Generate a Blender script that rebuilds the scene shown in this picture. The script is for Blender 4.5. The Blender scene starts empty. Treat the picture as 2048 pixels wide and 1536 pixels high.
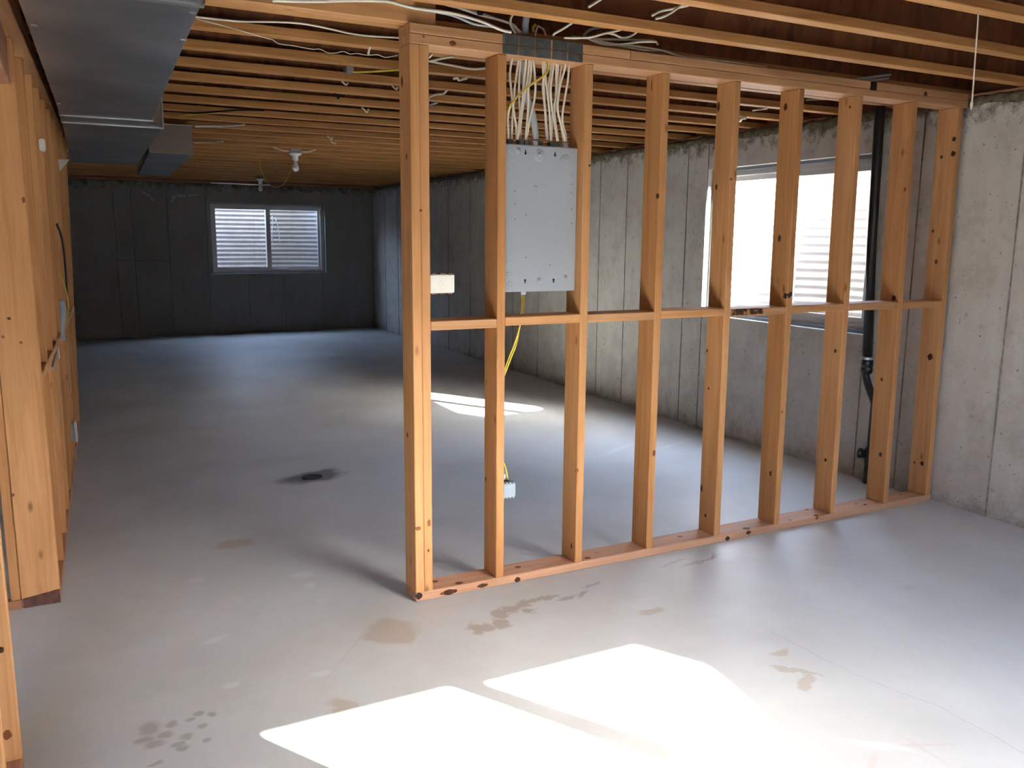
import bpy, bmesh, math, random
from mathutils import Vector, Matrix, noise

# ---------------------------------------------------------------- camera, sky, sun, exposure
scene = bpy.context.scene
COL = scene.collection
random.seed(7)
CAM = Vector((-1.18535, -3.18414, 1.52353))
R = Vector((0.8906168, -0.45467354, 0.00858388)); U = Vector((0.07012333, 0.15595909, 0.98527127)); F = Vector((0.44931552, 0.87689722, -0.17078301))
FPX = 1697.424
cd = bpy.data.cameras.new('camera'); cam = bpy.data.objects.new('camera', cd); COL.objects.link(cam)
cam.matrix_world = Matrix(((R.x, U.x, -F.x, CAM.x), (R.y, U.y, -F.y, CAM.y), (R.z, U.z, -F.z, CAM.z), (0, 0, 0, 1)))
cd.sensor_width = 36; cd.lens = FPX / 2048 * 36; cd.clip_start = .01; cd.clip_end = 300
scene.camera = cam
SUN = Vector((.515, -.857, .604)).normalized()
w = bpy.data.worlds.new('sky'); scene.world = w; w.use_nodes = True
nt = w.node_tree; nt.nodes.clear()
sky = nt.nodes.new('ShaderNodeTexSky'); sky.sky_type = 'NISHITA'; sky.sun_disc = False
sky.sun_elevation = math.asin(SUN.z); sky.sun_rotation = math.atan2(SUN.x, SUN.y)
sky.dust_density = 4.0; sky.air_density = .8; sky.ozone_density = .6; sky.altitude = 1400
bg = nt.nodes.new('ShaderNodeBackground'); bg.inputs[1].default_value = .95
hs = nt.nodes.new('ShaderNodeHueSaturation'); hs.inputs['Saturation'].default_value = .75
out = nt.nodes.new('ShaderNodeOutputWorld')
nt.links.new(sky.outputs[0], hs.inputs['Color']); nt.links.new(hs.outputs[0], bg.inputs[0]); nt.links.new(bg.outputs[0], out.inputs[0])
sl = bpy.data.lights.new('sun', 'SUN'); sl.energy = 15; sl.angle = .0093; sl.color = (1, .97, .93)
so = bpy.data.objects.new('sun', sl); COL.objects.link(so); so.rotation_euler = SUN.to_track_quat('Z', 'Y').to_euler(); so.location = (3, -8, 6)
vs = scene.view_settings; vs.view_transform = 'Standard'; vs.look = 'None'; vs.gamma = 1; vs.use_curve_mapping = False
vs.exposure = 3.87
cy = scene.cycles
cy.max_bounces = 14; cy.diffuse_bounces = 10; cy.glossy_bounces = 4; cy.transparent_max_bounces = 12
cy.sample_clamp_indirect = 6; cy.caustics_reflective = False; cy.caustics_refractive = False
cy.use_denoising = True

# ---------------------------------------------------------------- main dimensions (metres)
H = 2.318          # underside of the floor joists, top of the stud partition
XW = 3.27          # inner face of the right concrete wall
YB = 10.593        # inner face of the far concrete wall
YF = -3.38         # inner face of the wall behind the camera
XL = -4.6          # inner face of the far left wall
TH = .2            # concrete thickness
JD = .302          # joist depth
RIM = 2.13         # top of the window wells
SD = .125          # depth of the partition studs


def at(x, y, axis, v):
    """the point where the sight line through a photo position meets the plane axis = v"""
    d = F + R * ((x - 1024) / FPX) - U * ((y - 768) / FPX)
    return CAM + d * ((v - CAM[axis]) / d[axis])


# ---------------------------------------------------------------- node helpers and materials
def new_mat(name):
    m = bpy.data.materials.new(name); m.use_nodes = True
    nt = m.node_tree; b = nt.nodes['Principled BSDF']
    return m, nt, b


def nn(nt, t, **kw):
    n = nt.nodes.new(t)
    for k, v in kw.items():
        if hasattr(n, k): setattr(n, k, v)
        else: n.inputs[k.replace('_', ' ')].default_value = v
    return n


def math_n(nt, op, a, b=None, c=None, clamp=False):
    n = nt.nodes.new('ShaderNodeMath'); n.operation = op; n.use_clamp = clamp
    for i, v in enumerate((a, b, c)):
        if v is None: continue
        if isinstance(v, (int, float)): n.inputs[i].default_value = v
        else: nt.links.new(v, n.inputs[i])
    return n.outputs[0]


def mix_c(nt, fac, a, b, mode='MIX'):
    n = nt.nodes.new('ShaderNodeMix'); n.data_type = 'RGBA'; n.blend_type = mode
    for s, v in ((0, fac), (6, a), (7, b)):
        if isinstance(v, (int, float)): n.inputs[s].default_value = v
        elif isinstance(v, tuple): n.inputs[s].default_value = (*v, 1) if len(v) == 3 else v
        else: nt.links.new(v, n.inputs[s])
    return n.outputs[2]


def ramp(nt, fac, stops):
    n = nt.nodes.new('ShaderNodeValToRGB'); el = n.color_ramp.elements
    while len(el) < len(stops): el.new(.5)
    for e, (p, c) in zip(el, stops):
        e.position = p; e.color = (*c, 1) if isinstance(c, tuple) else (c, c, c, 1)
    nt.links.new(fac, n.inputs[0]); return n.outputs[0]


def plain(name, col, rough=.6, metal=0.0, spec=.5, bump=0, bscale=60, var=0):
    m, nt, b = new_mat(name)
    b.inputs['Base Color'].default_value = (*col, 1); b.inputs['Roughness'].default_value = rough
    b.inputs['Metallic'].default_value = metal; b.inputs['Specular IOR Level'].default_value = spec
    tc = nn(nt, 'ShaderNodeTexCoord')
    if bump or var:
        n = nn(nt, 'ShaderNodeTexNoise', Scale=bscale, Detail=4.0); nt.links.new(tc.outputs['Object'], n.inputs[0])
        if bump:
            bp = nn(nt, 'ShaderNodeBump', Strength=bump, Distance=.003); nt.links.new(n.outputs[0], bp.inputs['Height']); nt.links.new(bp.outputs[0], b.inputs['Normal'])
        if var:
            lo = tuple(c * (1 - var) for c in col); hi = tuple(min(1, c * (1 + var)) for c in col)
            nt.links.new(ramp(nt, n.outputs[0], [(.3, lo), (.7, hi)]), b.inputs['Base Color'])
    return m


def wood(name, light, dark, rough=.62, knots=True, fleck=.5):
    """lumber: grain runs along the first component of the 'grain' attribute stored on every board"""
    m, nt, b = new_mat(name)
    a = nn(nt, 'ShaderNodeAttribute'); a.attribute_name = 'grain'
    mp = nn(nt, 'ShaderNodeMapping'); mp.inputs['Scale'].default_value = (1.1, 22, 22); nt.links.new(a.outputs['Vector'], mp.inputs[0])
    n1 = nn(nt, 'ShaderNodeTexNoise', Scale=1.6, Detail=5.0, Roughness=.6, Distortion=.6); nt.links.new(mp.outputs[0], n1.inputs[0])
    mp2 = nn(nt, 'ShaderNodeMapping'); mp2.inputs['Scale'].default_value = (3.2, 130, 130); nt.links.new(a.outputs['Vector'], mp2.inputs[0])
    n2 = nn(nt, 'ShaderNodeTexNoise', Scale=1.0, Detail=3.0); nt.links.new(mp2.outputs[0], n2.inputs[0])
    n3 = nn(nt, 'ShaderNodeTexNoise', Scale=1.3, Detail=2.0); nt.links.new(a.outputs['Vector'], n3.inputs[0])
    c = ramp(nt, n1.outputs[0], [(.32, dark), (.62, light)])
    c = mix_c(nt, math_n(nt, 'MULTIPLY', n2.outputs[0], fleck * .5), c, dark)
    c = mix_c(nt, ramp(nt, n3.outputs[0], [(.3, .28), (.7, 0.0)]), c, tuple(x * .62 for x in dark))
    if knots:
        mp3 = nn(nt, 'ShaderNodeMapping'); mp3.inputs['Scale'].default_value = (4.5, 11, 11); nt.links.new(a.outputs['Vector'], mp3.inputs[0])
        v = nn(nt, 'ShaderNodeTexVoronoi', Scale=.8); nt.links.new(mp3.outputs[0], v.inputs[0])
        c = mix_c(nt, ramp(nt, v.outputs['Distance'], [(.03, .8), (.11, 0.0)]), c, tuple(x * .33 for x in dark))
    nt.links.new(c, b.inputs['Base Color'])
    b.inputs['Roughness'].default_value = rough; b.inputs['Specular IOR Level'].default_value = .3
    bp = nn(nt, 'ShaderNodeBump', Strength=.25, Distance=.002); nt.links.new(n2.outputs[0], bp.inputs['Height']); nt.links.new(bp.outputs[0], b.inputs['Normal'])
    return m


M_STUD = wood('stud_lumber', (.64, .335, .145), (.49, .23, .085))
M_STUD2 = wood('stud_lumber_warm', (.59, .295, .118), (.44, .195, .068))
M_PLATE = wood('plate_lumber', (.60, .33, .16), (.43, .215, .095))
M_DIRTY_SHADED = wood('lumber_dirty_shaded', (.46, .24, .14), (.28, .12, .065))
M_SOLE = wood('sole_plate_lumber', (.60, .35, .215), (.45, .235, .135))
M_LVL = wood('laminated_flange', (.56, .285, .10), (.37, .165, .052), knots=False, fleck=.9)
M_KNOT = wood('knot_wood', (.10, .035, .015), (.035, .012, .006), knots=False)
M_KNOT_RED = wood('knot_wood_reddish', (.30, .10, .035), (.16, .05, .018), knots=False)
M_BARK = plain('bark', (.035, .014, .009), .8, bump=.8, bscale=50, var=.5)
M_HOLE = plain('dark_opening', (.006, .005, .004), .9)


def osb():
    m, nt, b = new_mat('oriented_strand_web')
    tc = nn(nt, 'ShaderNodeTexCoord'); mp = nn(nt, 'ShaderNodeMapping'); mp.inputs['Scale'].default_value = (26, 26, 9)
    nt.links.new(tc.outputs['Object'], mp.inputs[0])
    v = nn(nt, 'ShaderNodeTexVoronoi', Scale=1.0); nt.links.new(mp.outputs[0], v.inputs[0])
    n = nn(nt, 'ShaderNodeTexNoise', Scale=3.0, Detail=4.0); nt.links.new(tc.outputs['Object'], n.inputs[0])
    g = math_n(nt, 'ADD', math_n(nt, 'MULTIPLY', v.outputs['Color'], .5), math_n(nt, 'MULTIPLY', n.outputs[0], .6))
    nt.links.new(ramp(nt, g, [(.25, (.085, .030, .013)), (.8, (.23, .088, .036))]), b.inputs['Base Color'])
    b.inputs['Roughness'].default_value = .7; b.inputs['Specular IOR Level'].default_value = .25
    return m


M_OSB = osb()


def spots(nt, pos, pts, wob, wobs, soft=.25):
    """sum of soft-edged, wobbly-outlined blotches (x, y, rx, ry, angle) on the floor plane"""
    n = nn(nt, 'ShaderNodeTexNoise', Scale=wobs, Detail=4.0); nt.links.new(pos, n.inputs[0])
    off = nt.nodes.new('ShaderNodeVectorMath'); off.operation = 'SUBTRACT'; nt.links.new(n.outputs['Color'], off.inputs[0]); off.inputs[1].default_value = (.5, .5, .5)
    sc = nt.nodes.new('ShaderNodeVectorMath'); sc.operation = 'SCALE'; nt.links.new(off.outputs[0], sc.inputs[0]); sc.inputs['Scale'].default_value = wob
    ad = nt.nodes.new('ShaderNodeVectorMath'); ad.operation = 'ADD'; nt.links.new(pos, ad.inputs[0]); nt.links.new(sc.outputs[0], ad.inputs[1])
    acc = None
    for (x, y, rx, ry, an) in pts:
        mp = nn(nt, 'ShaderNodeMapping'); mp.vector_type = 'TEXTURE'
        mp.inputs['Location'].default_value = (x, y, 0); mp.inputs['Rotation'].default_value = (0, 0, an); mp.inputs['Scale'].default_value = (rx, ry, 1)
        nt.links.new(ad.outputs[0], mp.inputs[0])
        ln = nt.nodes.new('ShaderNodeVectorMath'); ln.operation = 'LENGTH'; nt.links.new(mp.outputs[0], ln.inputs[0])
        f = math_n(nt, 'MULTIPLY', math_n(nt, 'SUBTRACT', 1 + soft, ln.outputs['Value']), 1 / (2 * soft), clamp=True)
        acc = f if acc is None else math_n(nt, 'MAXIMUM', acc, f)
    return acc


def px(lst):
    """blotches given as (photo x, photo y, half width, half depth, angle) on the floor"""
    return [(*at(a, b_, 2, 0)[:2], c, d, e) for a, b_, c, d, e in lst]


def floor_mat():
    m, nt, b = new_mat('concrete_floor')
    tc = nn(nt, 'ShaderNodeTexCoord'); pos = tc.outputs['Object']
    n1 = nn(nt, 'ShaderNodeTexNoise', Scale=.9, Detail=5.0, Roughness=.55, Distortion=.4); nt.links.new(pos, n1.inputs[0])
    n2 = nn(nt, 'ShaderNodeTexNoise', Scale=6.0, Detail=6.0, Roughness=.6); nt.links.new(pos, n2.inputs[0])
    n3 = nn(nt, 'ShaderNodeTexNoise', Scale=120.0, Detail=3.0); nt.links.new(pos, n3.inputs[0])
    c = ramp(nt, n1.outputs[0], [(.3, (.405, .42, .415)), (.5, (.50, .52, .515)), (.7, (.57, .59, .59))])
    c = mix_c(nt, ramp(nt, n2.outputs[0], [(.35, .22), (.6, 0.0)]), c, (.40, .385, .37))
    # dark damp patch around the floor drain
    c = mix_c(nt, math_n(nt, 'MULTIPLY', spots(nt, pos, px([(622, 954, .20, .115, .2), (640, 948, .16, .07, .6)]), .12, 9, .3), .85), c, (.075, .072, .068))
    # brown water stains in front of the partition
    tan_ = [(780, 1262, .10, .11, .1), (800, 1270, .07, .07, 0), (690, 1415, .035, .05, .5), (678, 1424, .03, .03, 0), (1300, 1222, .06, .025, 0), (1610, 1365, .06, .03, .7), (1590, 1342, .10, .012, -.9), (1560, 1305, .05, .02, 0), (470, 1088, .10, .06, 0), (1420, 1118, .10, .012, .3), (1350, 1125, .08, .01, .1)]
    c = mix_c(nt, math_n(nt, 'MULTIPLY', spots(nt, pos, px(tan_), .11, 11, .18), .45), c, (.33, .22, .11))
    ring = [(952, 1256, .035, .045, 0), (975, 1256, .03, .03, 0), (1000, 1247, .035, .04, .3), (1002, 1228, .04, .045, 0), (1020, 1218, .04, .04, .4), (1045, 1208, .05, .03, .3), (1070, 1200, .06, .02, .2), (1100, 1195, .05, .016, .1), (1060, 1222, .03, .02, 0)]
    c = mix_c(nt, math_n(nt, 'MULTIPLY', spots(nt, pos, px(ring), .09, 22, .25), .55), c, (.26, .17, .10))
    dk = [(1135, 1196, .05, .012, .1), (1165, 1188, .05, .012, .6), (1185, 1170, .05, .012, .2), (1385, 1126, .07, .008, .1), (1425, 1112, .05, .008, .9)]
    c = mix_c(nt, math_n(nt, 'MULTIPLY', spots(nt, pos, px(dk), .05, 24, .35), .5), c, (.17, .16, .17))
    # scattered dark drips front left
    drips = [(300, 1457, .03, .04, 0), (330, 1470, .02, .02, 0), (345, 1448, .018, .02, 0), (372, 1474, .018, .02, 0), (398, 1428, .02, .014, 0), (355, 1490, .02, .014, 0), (310, 1488, .03, .02, 0), (365, 1497, .018, .014, 0), (405, 1452, .014, .014, 0), (424, 1429, .014, .012, 0), (290, 1480, .03, .02, 0), (380, 1440, .012, .012, 0), (414, 1480, .012, .012, 0), (311, 1528, .02, .01, 0)]
    c = mix_c(nt, math_n(nt, 'MULTIPLY', spots(nt, pos, px(drips), .03, 26, .35), .5), c, (.19, .16, .12))
    # reddish chalk smudges and marks
    red = [(715, 901, .05, .012, 0), (716, 898, .012, .05, 0), (985, 1035, .1, .006, .3), (1820, 1175, .04, .015, 0), (1830, 1490, .12, .006, -.4), (1850, 1500, .006, .09, 0), (1745, 1525, .06, .01, .5), (770, 1148, .08, .03, 0), (700, 1300, .22, .003, .9), (900, 1212, .35, .003, .03)]
    c = mix_c(nt, math_n(nt, 'MULTIPLY', spots(nt, pos, px(red), .012, 9, .5), .22), c, (.45, .22, .17))
    # pale plaster scuffs
    pale = [(430, 1278, .05, .02, .3), (605, 1150, .05, .04, 0), (620, 1170, .02, .04, 0), (395, 1160, .03, .03, 0), (1750, 1490, .10, .02, -.7), (640, 1346, .03, .02, 0), (1240, 897, .22, .03, .5), (1350, 888, .28, .018, .35), (1185, 825, .07, .02, 0), (465, 1370, .03, .02, 0)]
    c = mix_c(nt, math_n(nt, 'MULTIPLY', spots(nt, pos, px(pale), .06, 10, .4), .35), c, (.70, .71, .73))
    # hairline crack running across the right front
    cr = nn(nt, 'ShaderNodeTexNoise', Scale=3.0, Detail=6.0); nt.links.new(pos, cr.inputs[0])
    pa, pb = at(1540, 1262, 2, 0), at(2040, 1500, 2, 0); d = (pb - pa).normalized()
    sx = nn(nt, 'ShaderNodeSeparateXYZ'); nt.links.new(pos, sx.inputs[0])
    dist = math_n(nt, 'ADD', math_n(nt, 'MULTIPLY', math_n(nt, 'SUBTRACT', sx.outputs[0], pa.x), -d.y), math_n(nt, 'MULTIPLY', math_n(nt, 'SUBTRACT', sx.outputs[1], pa.y), d.x))
    along = math_n(nt, 'ADD', math_n(nt, 'MULTIPLY', math_n(nt, 'SUBTRACT', sx.outputs[0], pa.x), d.x), math_n(nt, 'MULTIPLY', math_n(nt, 'SUBTRACT', sx.outputs[1], pa.y), d.y))
    dist = math_n(nt, 'ABSOLUTE', math_n(nt, 'ADD', dist, math_n(nt, 'MULTIPLY', math_n(nt, 'SUBTRACT', cr.outputs[0], .5), .14)))
    line = math_n(nt, 'MULTIPLY', math_n(nt, 'LESS_THAN', dist, .0018), math_n(nt, 'GREATER_THAN', along, 0))
    c = mix_c(nt, math_n(nt, 'MULTIPLY', line, .4), c, (.2, .19, .18))
    c = mix_c(nt, math_n(nt, 'MULTIPLY', n3.outputs[0], .12), c, (.38, .37, .36))
    nt.links.new(c, b.inputs['Base Color'])
    nt.links.new(ramp(nt, n2.outputs[0], [(.3, .42), (.7, .60)]), b.inputs['Roughness']); b.inputs['Specular IOR Level'].default_value = .45
    bp = nn(nt, 'ShaderNodeBump', Strength=.12, Distance=.01); nt.links.new(n2.outputs[0], bp.inputs['Height']); nt.links.new(bp.outputs[0], b.inputs['Normal'])
    return m


def wall_mat(name, a, c_, dirt=.5):
    """cast concrete: pores, streaks running down from form boards, a stained strip under the joists and at the foot"""
    m, nt, b = new_mat(name)
    tc = nn(nt, 'ShaderNodeTexCoord'); pos = tc.outputs['Object']
    n1 = nn(nt, 'ShaderNodeTexNoise', Scale=1.4, Detail=6.0, Roughness=.6); nt.links.new(pos, n1.inputs[0])
    mp = nn(nt, 'ShaderNodeMapping'); mp.inputs['Scale'].default_value = (9, 9, .8); nt.links.new(pos, mp.inputs[0])
    n2 = nn(nt, 'ShaderNodeTexNoise', Scale=1.5, Detail=5.0); nt.links.new(mp.outputs[0], n2.inputs[0])
    n3 = nn(nt, 'ShaderNodeTexNoise', Scale=14.0, Detail=4.0, Roughness=.7); nt.links.new(pos, n3.inputs[0])
    v = nn(nt, 'ShaderNodeTexVoronoi', Scale=26.0); nt.links.new(pos, v.inputs[0])
    v2 = nn(nt, 'ShaderNodeTexVoronoi', Scale=7.0); nt.links.new(pos, v2.inputs[0])
    c = ramp(nt, n1.outputs[0], [(.3, a), (.7, c_)])
    c = mix_c(nt, ramp(nt, n2.outputs[0], [(.40, .16), (.6, 0.0)]), c, tuple(x * .7 for x in a))
    c = mix_c(nt, math_n(nt, 'MULTIPLY', ramp(nt, v.outputs['Distance'], [(.08, 1.0), (.2, 0.0)]), ramp(nt, n3.outputs[0], [(.5, 0.0), (.6, .8)])), c, (.09, .075, .06))
    c = mix_c(nt, math_n(nt, 'MULTIPLY', ramp(nt, v2.outputs['Distance'], [(.04, 1.0), (.13, 0.0)]), .35), c, (.20, .13, .085))
    n5 = nn(nt, 'ShaderNodeTexNoise', Scale=5.0, Detail=7.0, Roughness=.75); nt.links.new(pos, n5.inputs[0])
    c = mix_c(nt, ramp(nt, n5.outputs[0], [(.36, .35), (.54, 0.0)]), c, (.29, .245, .185))
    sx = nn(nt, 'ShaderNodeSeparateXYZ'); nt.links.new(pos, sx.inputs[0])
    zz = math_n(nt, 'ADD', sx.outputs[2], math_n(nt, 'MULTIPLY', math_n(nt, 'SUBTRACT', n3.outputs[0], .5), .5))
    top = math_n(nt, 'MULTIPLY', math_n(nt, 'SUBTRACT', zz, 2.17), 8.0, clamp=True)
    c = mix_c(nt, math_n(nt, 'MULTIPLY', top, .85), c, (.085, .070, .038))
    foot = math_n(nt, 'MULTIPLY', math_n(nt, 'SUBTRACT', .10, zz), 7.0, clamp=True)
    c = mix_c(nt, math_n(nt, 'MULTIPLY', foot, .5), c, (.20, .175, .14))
    nt.links.new(c, b.inputs['Base Color'])
    b.inputs['Roughness'].default_value = .85; b.inputs['Specular IOR Level'].default_value = .25
    bp = nn(nt, 'ShaderNodeBump', Strength=.35, Distance=.01); nt.links.new(n3.outputs[0], bp.inputs['Height']); nt.links.new(bp.outputs[0], b.inputs['Normal'])
    return m


M_FLOOR = floor_mat()
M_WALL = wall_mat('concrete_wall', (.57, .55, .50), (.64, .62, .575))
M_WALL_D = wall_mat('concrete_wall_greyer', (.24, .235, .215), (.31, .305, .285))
M_SEAM = plain('seam_concrete', (.25, .235, .20), .9, bump=.4, bscale=40, var=.3)
M_FOAM = plain('sill_crud', (.12, .10, .055), .95, bump=1, bscale=30, var=.6)
M_DUCT = plain('galvanised_duct', (.34, .35, .36), .38, 1.0, var=.25, bscale=2.4)
M_DUCT_E = plain('duct_seam_metal', (.55, .57, .58), .35, 1.0)
M_PANEL = plain('grey_enamel', (.36, .39, .43), .42, 0, .5, var=.04, bscale=3)
M_PLATE_M = plain('nail_plate_steel', (.15, .165, .155), .5, .75, var=.25, bscale=30)
M_CABLE = plain('white_cable_sheath', (.74, .68, .56), .5)
M_CABLE2 = plain('grey_cable_sheath', (.40, .44, .46), .5)
M_YELLOW = plain('yellow_cable_sheath', (.66, .50, .06), .5)
M_BLACK = plain('black_abs_plastic', (.012, .013, .015), .3, 0, .5)
M_CLAMP = plain('steel_clamp', (.62, .64, .66), .3, 1.0)
M_WHITE = plain('white_plastic', (.78, .76, .68), .5)
M_PVCBOX = plain('grey_plastic_box', (.30, .36, .43), .5)
M_BROWN = plain('brown_screw', (.18, .09, .06), .6)
M_PORC = plain('porcelain', (.80, .78, .78), .25)
M_BULB = plain('frosted_bulb', (.80, .74, .80), .3)
M_VINYL = plain('window_vinyl', (.58, .56, .55), .45)
M_BUCK = plain('window_buck_steel', (.20, .23, .25), .45, .5)
M_WELL = plain('corrugated_galvanised', (.17, .175, .185), .6, .15, var=.12, bscale=6)
M_SOIL = plain('dry_soil', (.32, .24, .16), .95, bump=1, bscale=14, var=.4)
M_GRAVEL = plain('well_gravel', (.42, .38, .33), .95, bump=1, bscale=30, var=.4)
M_STUCCO = plain('house_stucco', (.6, .55, .47), .9, bump=.3, bscale=40)
M_SUB = M_OSB
M_STRING = plain('string', (.75, .70, .60), .8)
M_GRASS = plain('dry_grass', (.42, .34, .16), .8)
M_TAPE = plain('black_tape', (.01, .01, .011), .5)
M_STREAK = plain('pale_streak_finish', (.85, .9, .88), .5)


def glass():
    m, nt, b = new_mat('window_glass'); nt.nodes.remove(b)
    o = nt.nodes['Material Output']
    t = nn(nt, 'ShaderNodeBsdfTransparent'); t.inputs[0].default_value = (.93, .95, .95, 1)
    g = nn(nt, 'ShaderNodeBsdfGlossy', Roughness=.02)
    lwt = nn(nt, 'ShaderNodeLayerWeight', Blend=.5); mx = nn(nt, 'ShaderNodeMixShader')
    f = math_n(nt, 'ADD', .05, math_n(nt, 'MULTIPLY', .9, math_n(nt, 'POWER', lwt.outputs['Facing'], 5.0)))
    nt.links.new(f, mx.inputs[0]); nt.links.new(t.outputs[0], mx.inputs[1]); nt.links.new(g.outputs[0], mx.inputs[2]); nt.links.new(mx.outputs[0], o.inputs[0])
    return m


def screen():
    m, nt, b = new_mat('insect_screen'); nt.nodes.remove(b)
    o = nt.nodes['Material Output']
    t = nn(nt, 'ShaderNodeBsdfTransparent'); t.inputs[0].default_value = (1, 1, 1, 1)
    g = nn(nt, 'ShaderNodeBsdfDiffuse'); g.inputs[0].default_value = (.12, .12, .13, 1)
    mx = nn(nt, 'ShaderNodeMixShader'); mx.inputs[0].default_value = .38
    nt.links.new(t.outputs[0], mx.inputs[1]); nt.links.new(g.outputs[0], mx.inputs[2]); nt.links.new(mx.outputs[0], o.inputs[0])
    return m


M_GLASS = glass(); M_SCREEN = screen()


# ---------------------------------------------------------------- object helpers
def link(name, me, mat, parent=None, kind=None, label=None):
    o = bpy.data.objects.new(name, me); COL.objects.link(o)
    if mat and not me.materials: me.materials.append(mat)
    if parent:
        o.parent = parent; o.matrix_parent_inverse = parent.matrix_world.inverted()
    if kind: o['kind'] = kind
    if label: o['label'] = label
    return o


def tag(o, label, cat, group=None):
    o['label'] = label; o['category'] = cat
    if group: o['group'] = group
    return o


def thing(name, label, cat, loc=(0, 0, 0), group=None):
    o = bpy.data.objects.new(name, None); COL.objects.link(o); o.location = loc; o.empty_display_size = .05
    o.matrix_world = Matrix.Translation(loc)
    return tag(o, label, cat, group)


def finish(bm, name, smooth=False):
    bmesh.ops.recalc_face_normals(bm, faces=bm.faces)
    me = bpy.data.meshes.new(name); bm.to_mesh(me); bm.free()
    if smooth:
        for p in me.polygons: p.use_smooth = True
    return me


def hexa(bm, c):
    """box from 8 corners: 4 bottom (ccw), 4 top"""
    v = [bm.verts.new(p) for p in c]
    for f in ((0, 3, 2, 1), (4, 5, 6, 7), (0, 1, 5, 4), (1, 2, 6, 5), (2, 3, 7, 6), (3, 0, 4, 7)):
        bm.faces.new([v[i] for i in f])
    return v


def add_box(bm, x0, x1, y0, y1, z0, z1):
    return hexa(bm, [(x0, y0, z0), (x1, y0, z0), (x1, y1, z0), (x0, y1, z0), (x0, y0, z1), (x1, y0, z1), (x1, y1, z1), (x0, y1, z1)])


def grain(me, axis):
    """store a per-board grain coordinate: length axis first, plus a random offset per board"""
    r = (random.uniform(0, 60), random.uniform(0, 60), random.uniform(0, 60))
    at_ = me.attributes.new('grain', 'FLOAT_VECTOR', 'POINT')
    o = {0: (0, 1, 2), 1: (1, 0, 2), 2: (2, 0, 1)}[axis]
    for i, v in enumerate(me.vertices):
        at_.data[i].vector = (v.co[o[0]] + r[0], v.co[o[1]] + r[1], v.co[o[2]] + r[2])


def board(name, corners, axis, mat, parent=None, bev=.003, **kw):
    bm = bmesh.new(); hexa(bm, corners)
    if bev: bmesh.ops.bevel(bm, geom=bm.edges[:], offset=bev, segments=1, affect='EDGES')
    me = finish(bm, name); grain(me, axis)
    return link(name, me, mat, parent, **kw)


def bbox(x0, x1, y0, y1, z0, z1):
    return [(x0, y0, z0), (x1, y0, z0), (x1, y1, z0), (x0, y1, z0), (x0, y0, z1), (x1, y0, z1), (x1, y1, z1), (x0, y1, z1)]


def bboard(name, x0, x1, y0, y1, z0, z1, axis, mat, parent=None, bev=.003, **kw):
    return board(name, bbox(x0, x1, y0, y1, z0, z1), axis, mat, parent, bev, **kw)


def box(name, x0, x1, y0, y1, z0, z1, mat, parent=None, bev=0, kind=None, label=None):
    bm = bmesh.new(); add_box(bm, x0, x1, y0, y1, z0, z1)
    if bev: bmesh.ops.bevel(bm, geom=bm.edges[:], offset=bev, segments=2, affect='EDGES')
    return link(name, finish(bm, name), mat, parent, kind, label)


def catmull(pts, n=6):
    P = [Vector(p) for p in pts]; P = [P[0] * 2 - P[1]] + P + [P[-1] * 2 - P[-2]]; o = []
    for i in range(1, len(P) - 2):
        a, b, c, d = P[i - 1:i + 3]
        for k in range(n):
            t = k / n
            o.append(.5 * ((2 * b) + (c - a) * t + (2 * a - 5 * b + 4 * c - d) * t * t + (3 * b - a - 3 * c + d) * t ** 3))
    o.append(P[-2]); return o


def tube(bm, pts, rad, seg=8, flat=1.0, side=None):
    rings = []
    prev = None
    for i, p in enumerate(pts):
        t = (pts[min(i + 1, len(pts) - 1)] - pts[max(i - 1, 0)])
        t = t.normalized() if t.length > 1e-9 else Vector((0, 0, 1))
        if prev is None:
            a = side or (Vector((0, 0, 1)) if abs(t.z) < .9 else Vector((1, 0, 0)))
        else: a = prev
        a = (a - t * a.dot(t))
        a = a.normalized() if a.length > 1e-6 else t.orthogonal().normalized()
        prev = a; b = t.cross(a)
        r = rad[i] if isinstance(rad, (list, tuple)) else rad
        rings.append([bm.verts.new(p + a * (r * math.cos(2 * math.pi * k / seg)) + b * (r * flat * math.sin(2 * math.pi * k / seg))) for k in range(seg)])
    for q, r_ in zip(rings, rings[1:]):
        for k in range(seg): bm.faces.new((q[k], q[(k + 1) % seg], r_[(k + 1) % seg], r_[k]))
    bm.faces.new(rings[0]); bm.faces.new(rings[-1][::-1])


def cable(name, pts, mat, r=.0045, label=None, cat='cable', group=None, parent=None, flat=1.0, n=6, side=None):
    bm = bmesh.new(); tube(bm, catmull(pts, n), r, 8, flat, side)
    o = link(name, finish(bm, name, True), mat, parent)
    if not parent: tag(o, label, cat, group)
    return o


def lathe(bm, prof, c, axis=Vector((0, 0, 1)), seg=20):
    """prof: (radius, height along axis)"""
    axis = Vector(axis).normalized(); a = axis.orthogonal().normalized(); b = axis.cross(a); rings = []
    for r, h in prof:
        rings.append([bm.verts.new(Vector(c) + axis * h + (a * math.cos(2 * math.pi * k / seg) + b * math.sin(2 * math.pi * k / seg)) * max(r, 1e-4)) for k in range(seg)])
    for q, r_ in zip(rings, rings[1:]):
        for k in range(seg): bm.faces.new((q[k], q[(k + 1) % seg], r_[(k + 1) % seg], r_[k]))
    bm.faces.new(rings[0][::-1]); bm.faces.new(rings[-1])


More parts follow.
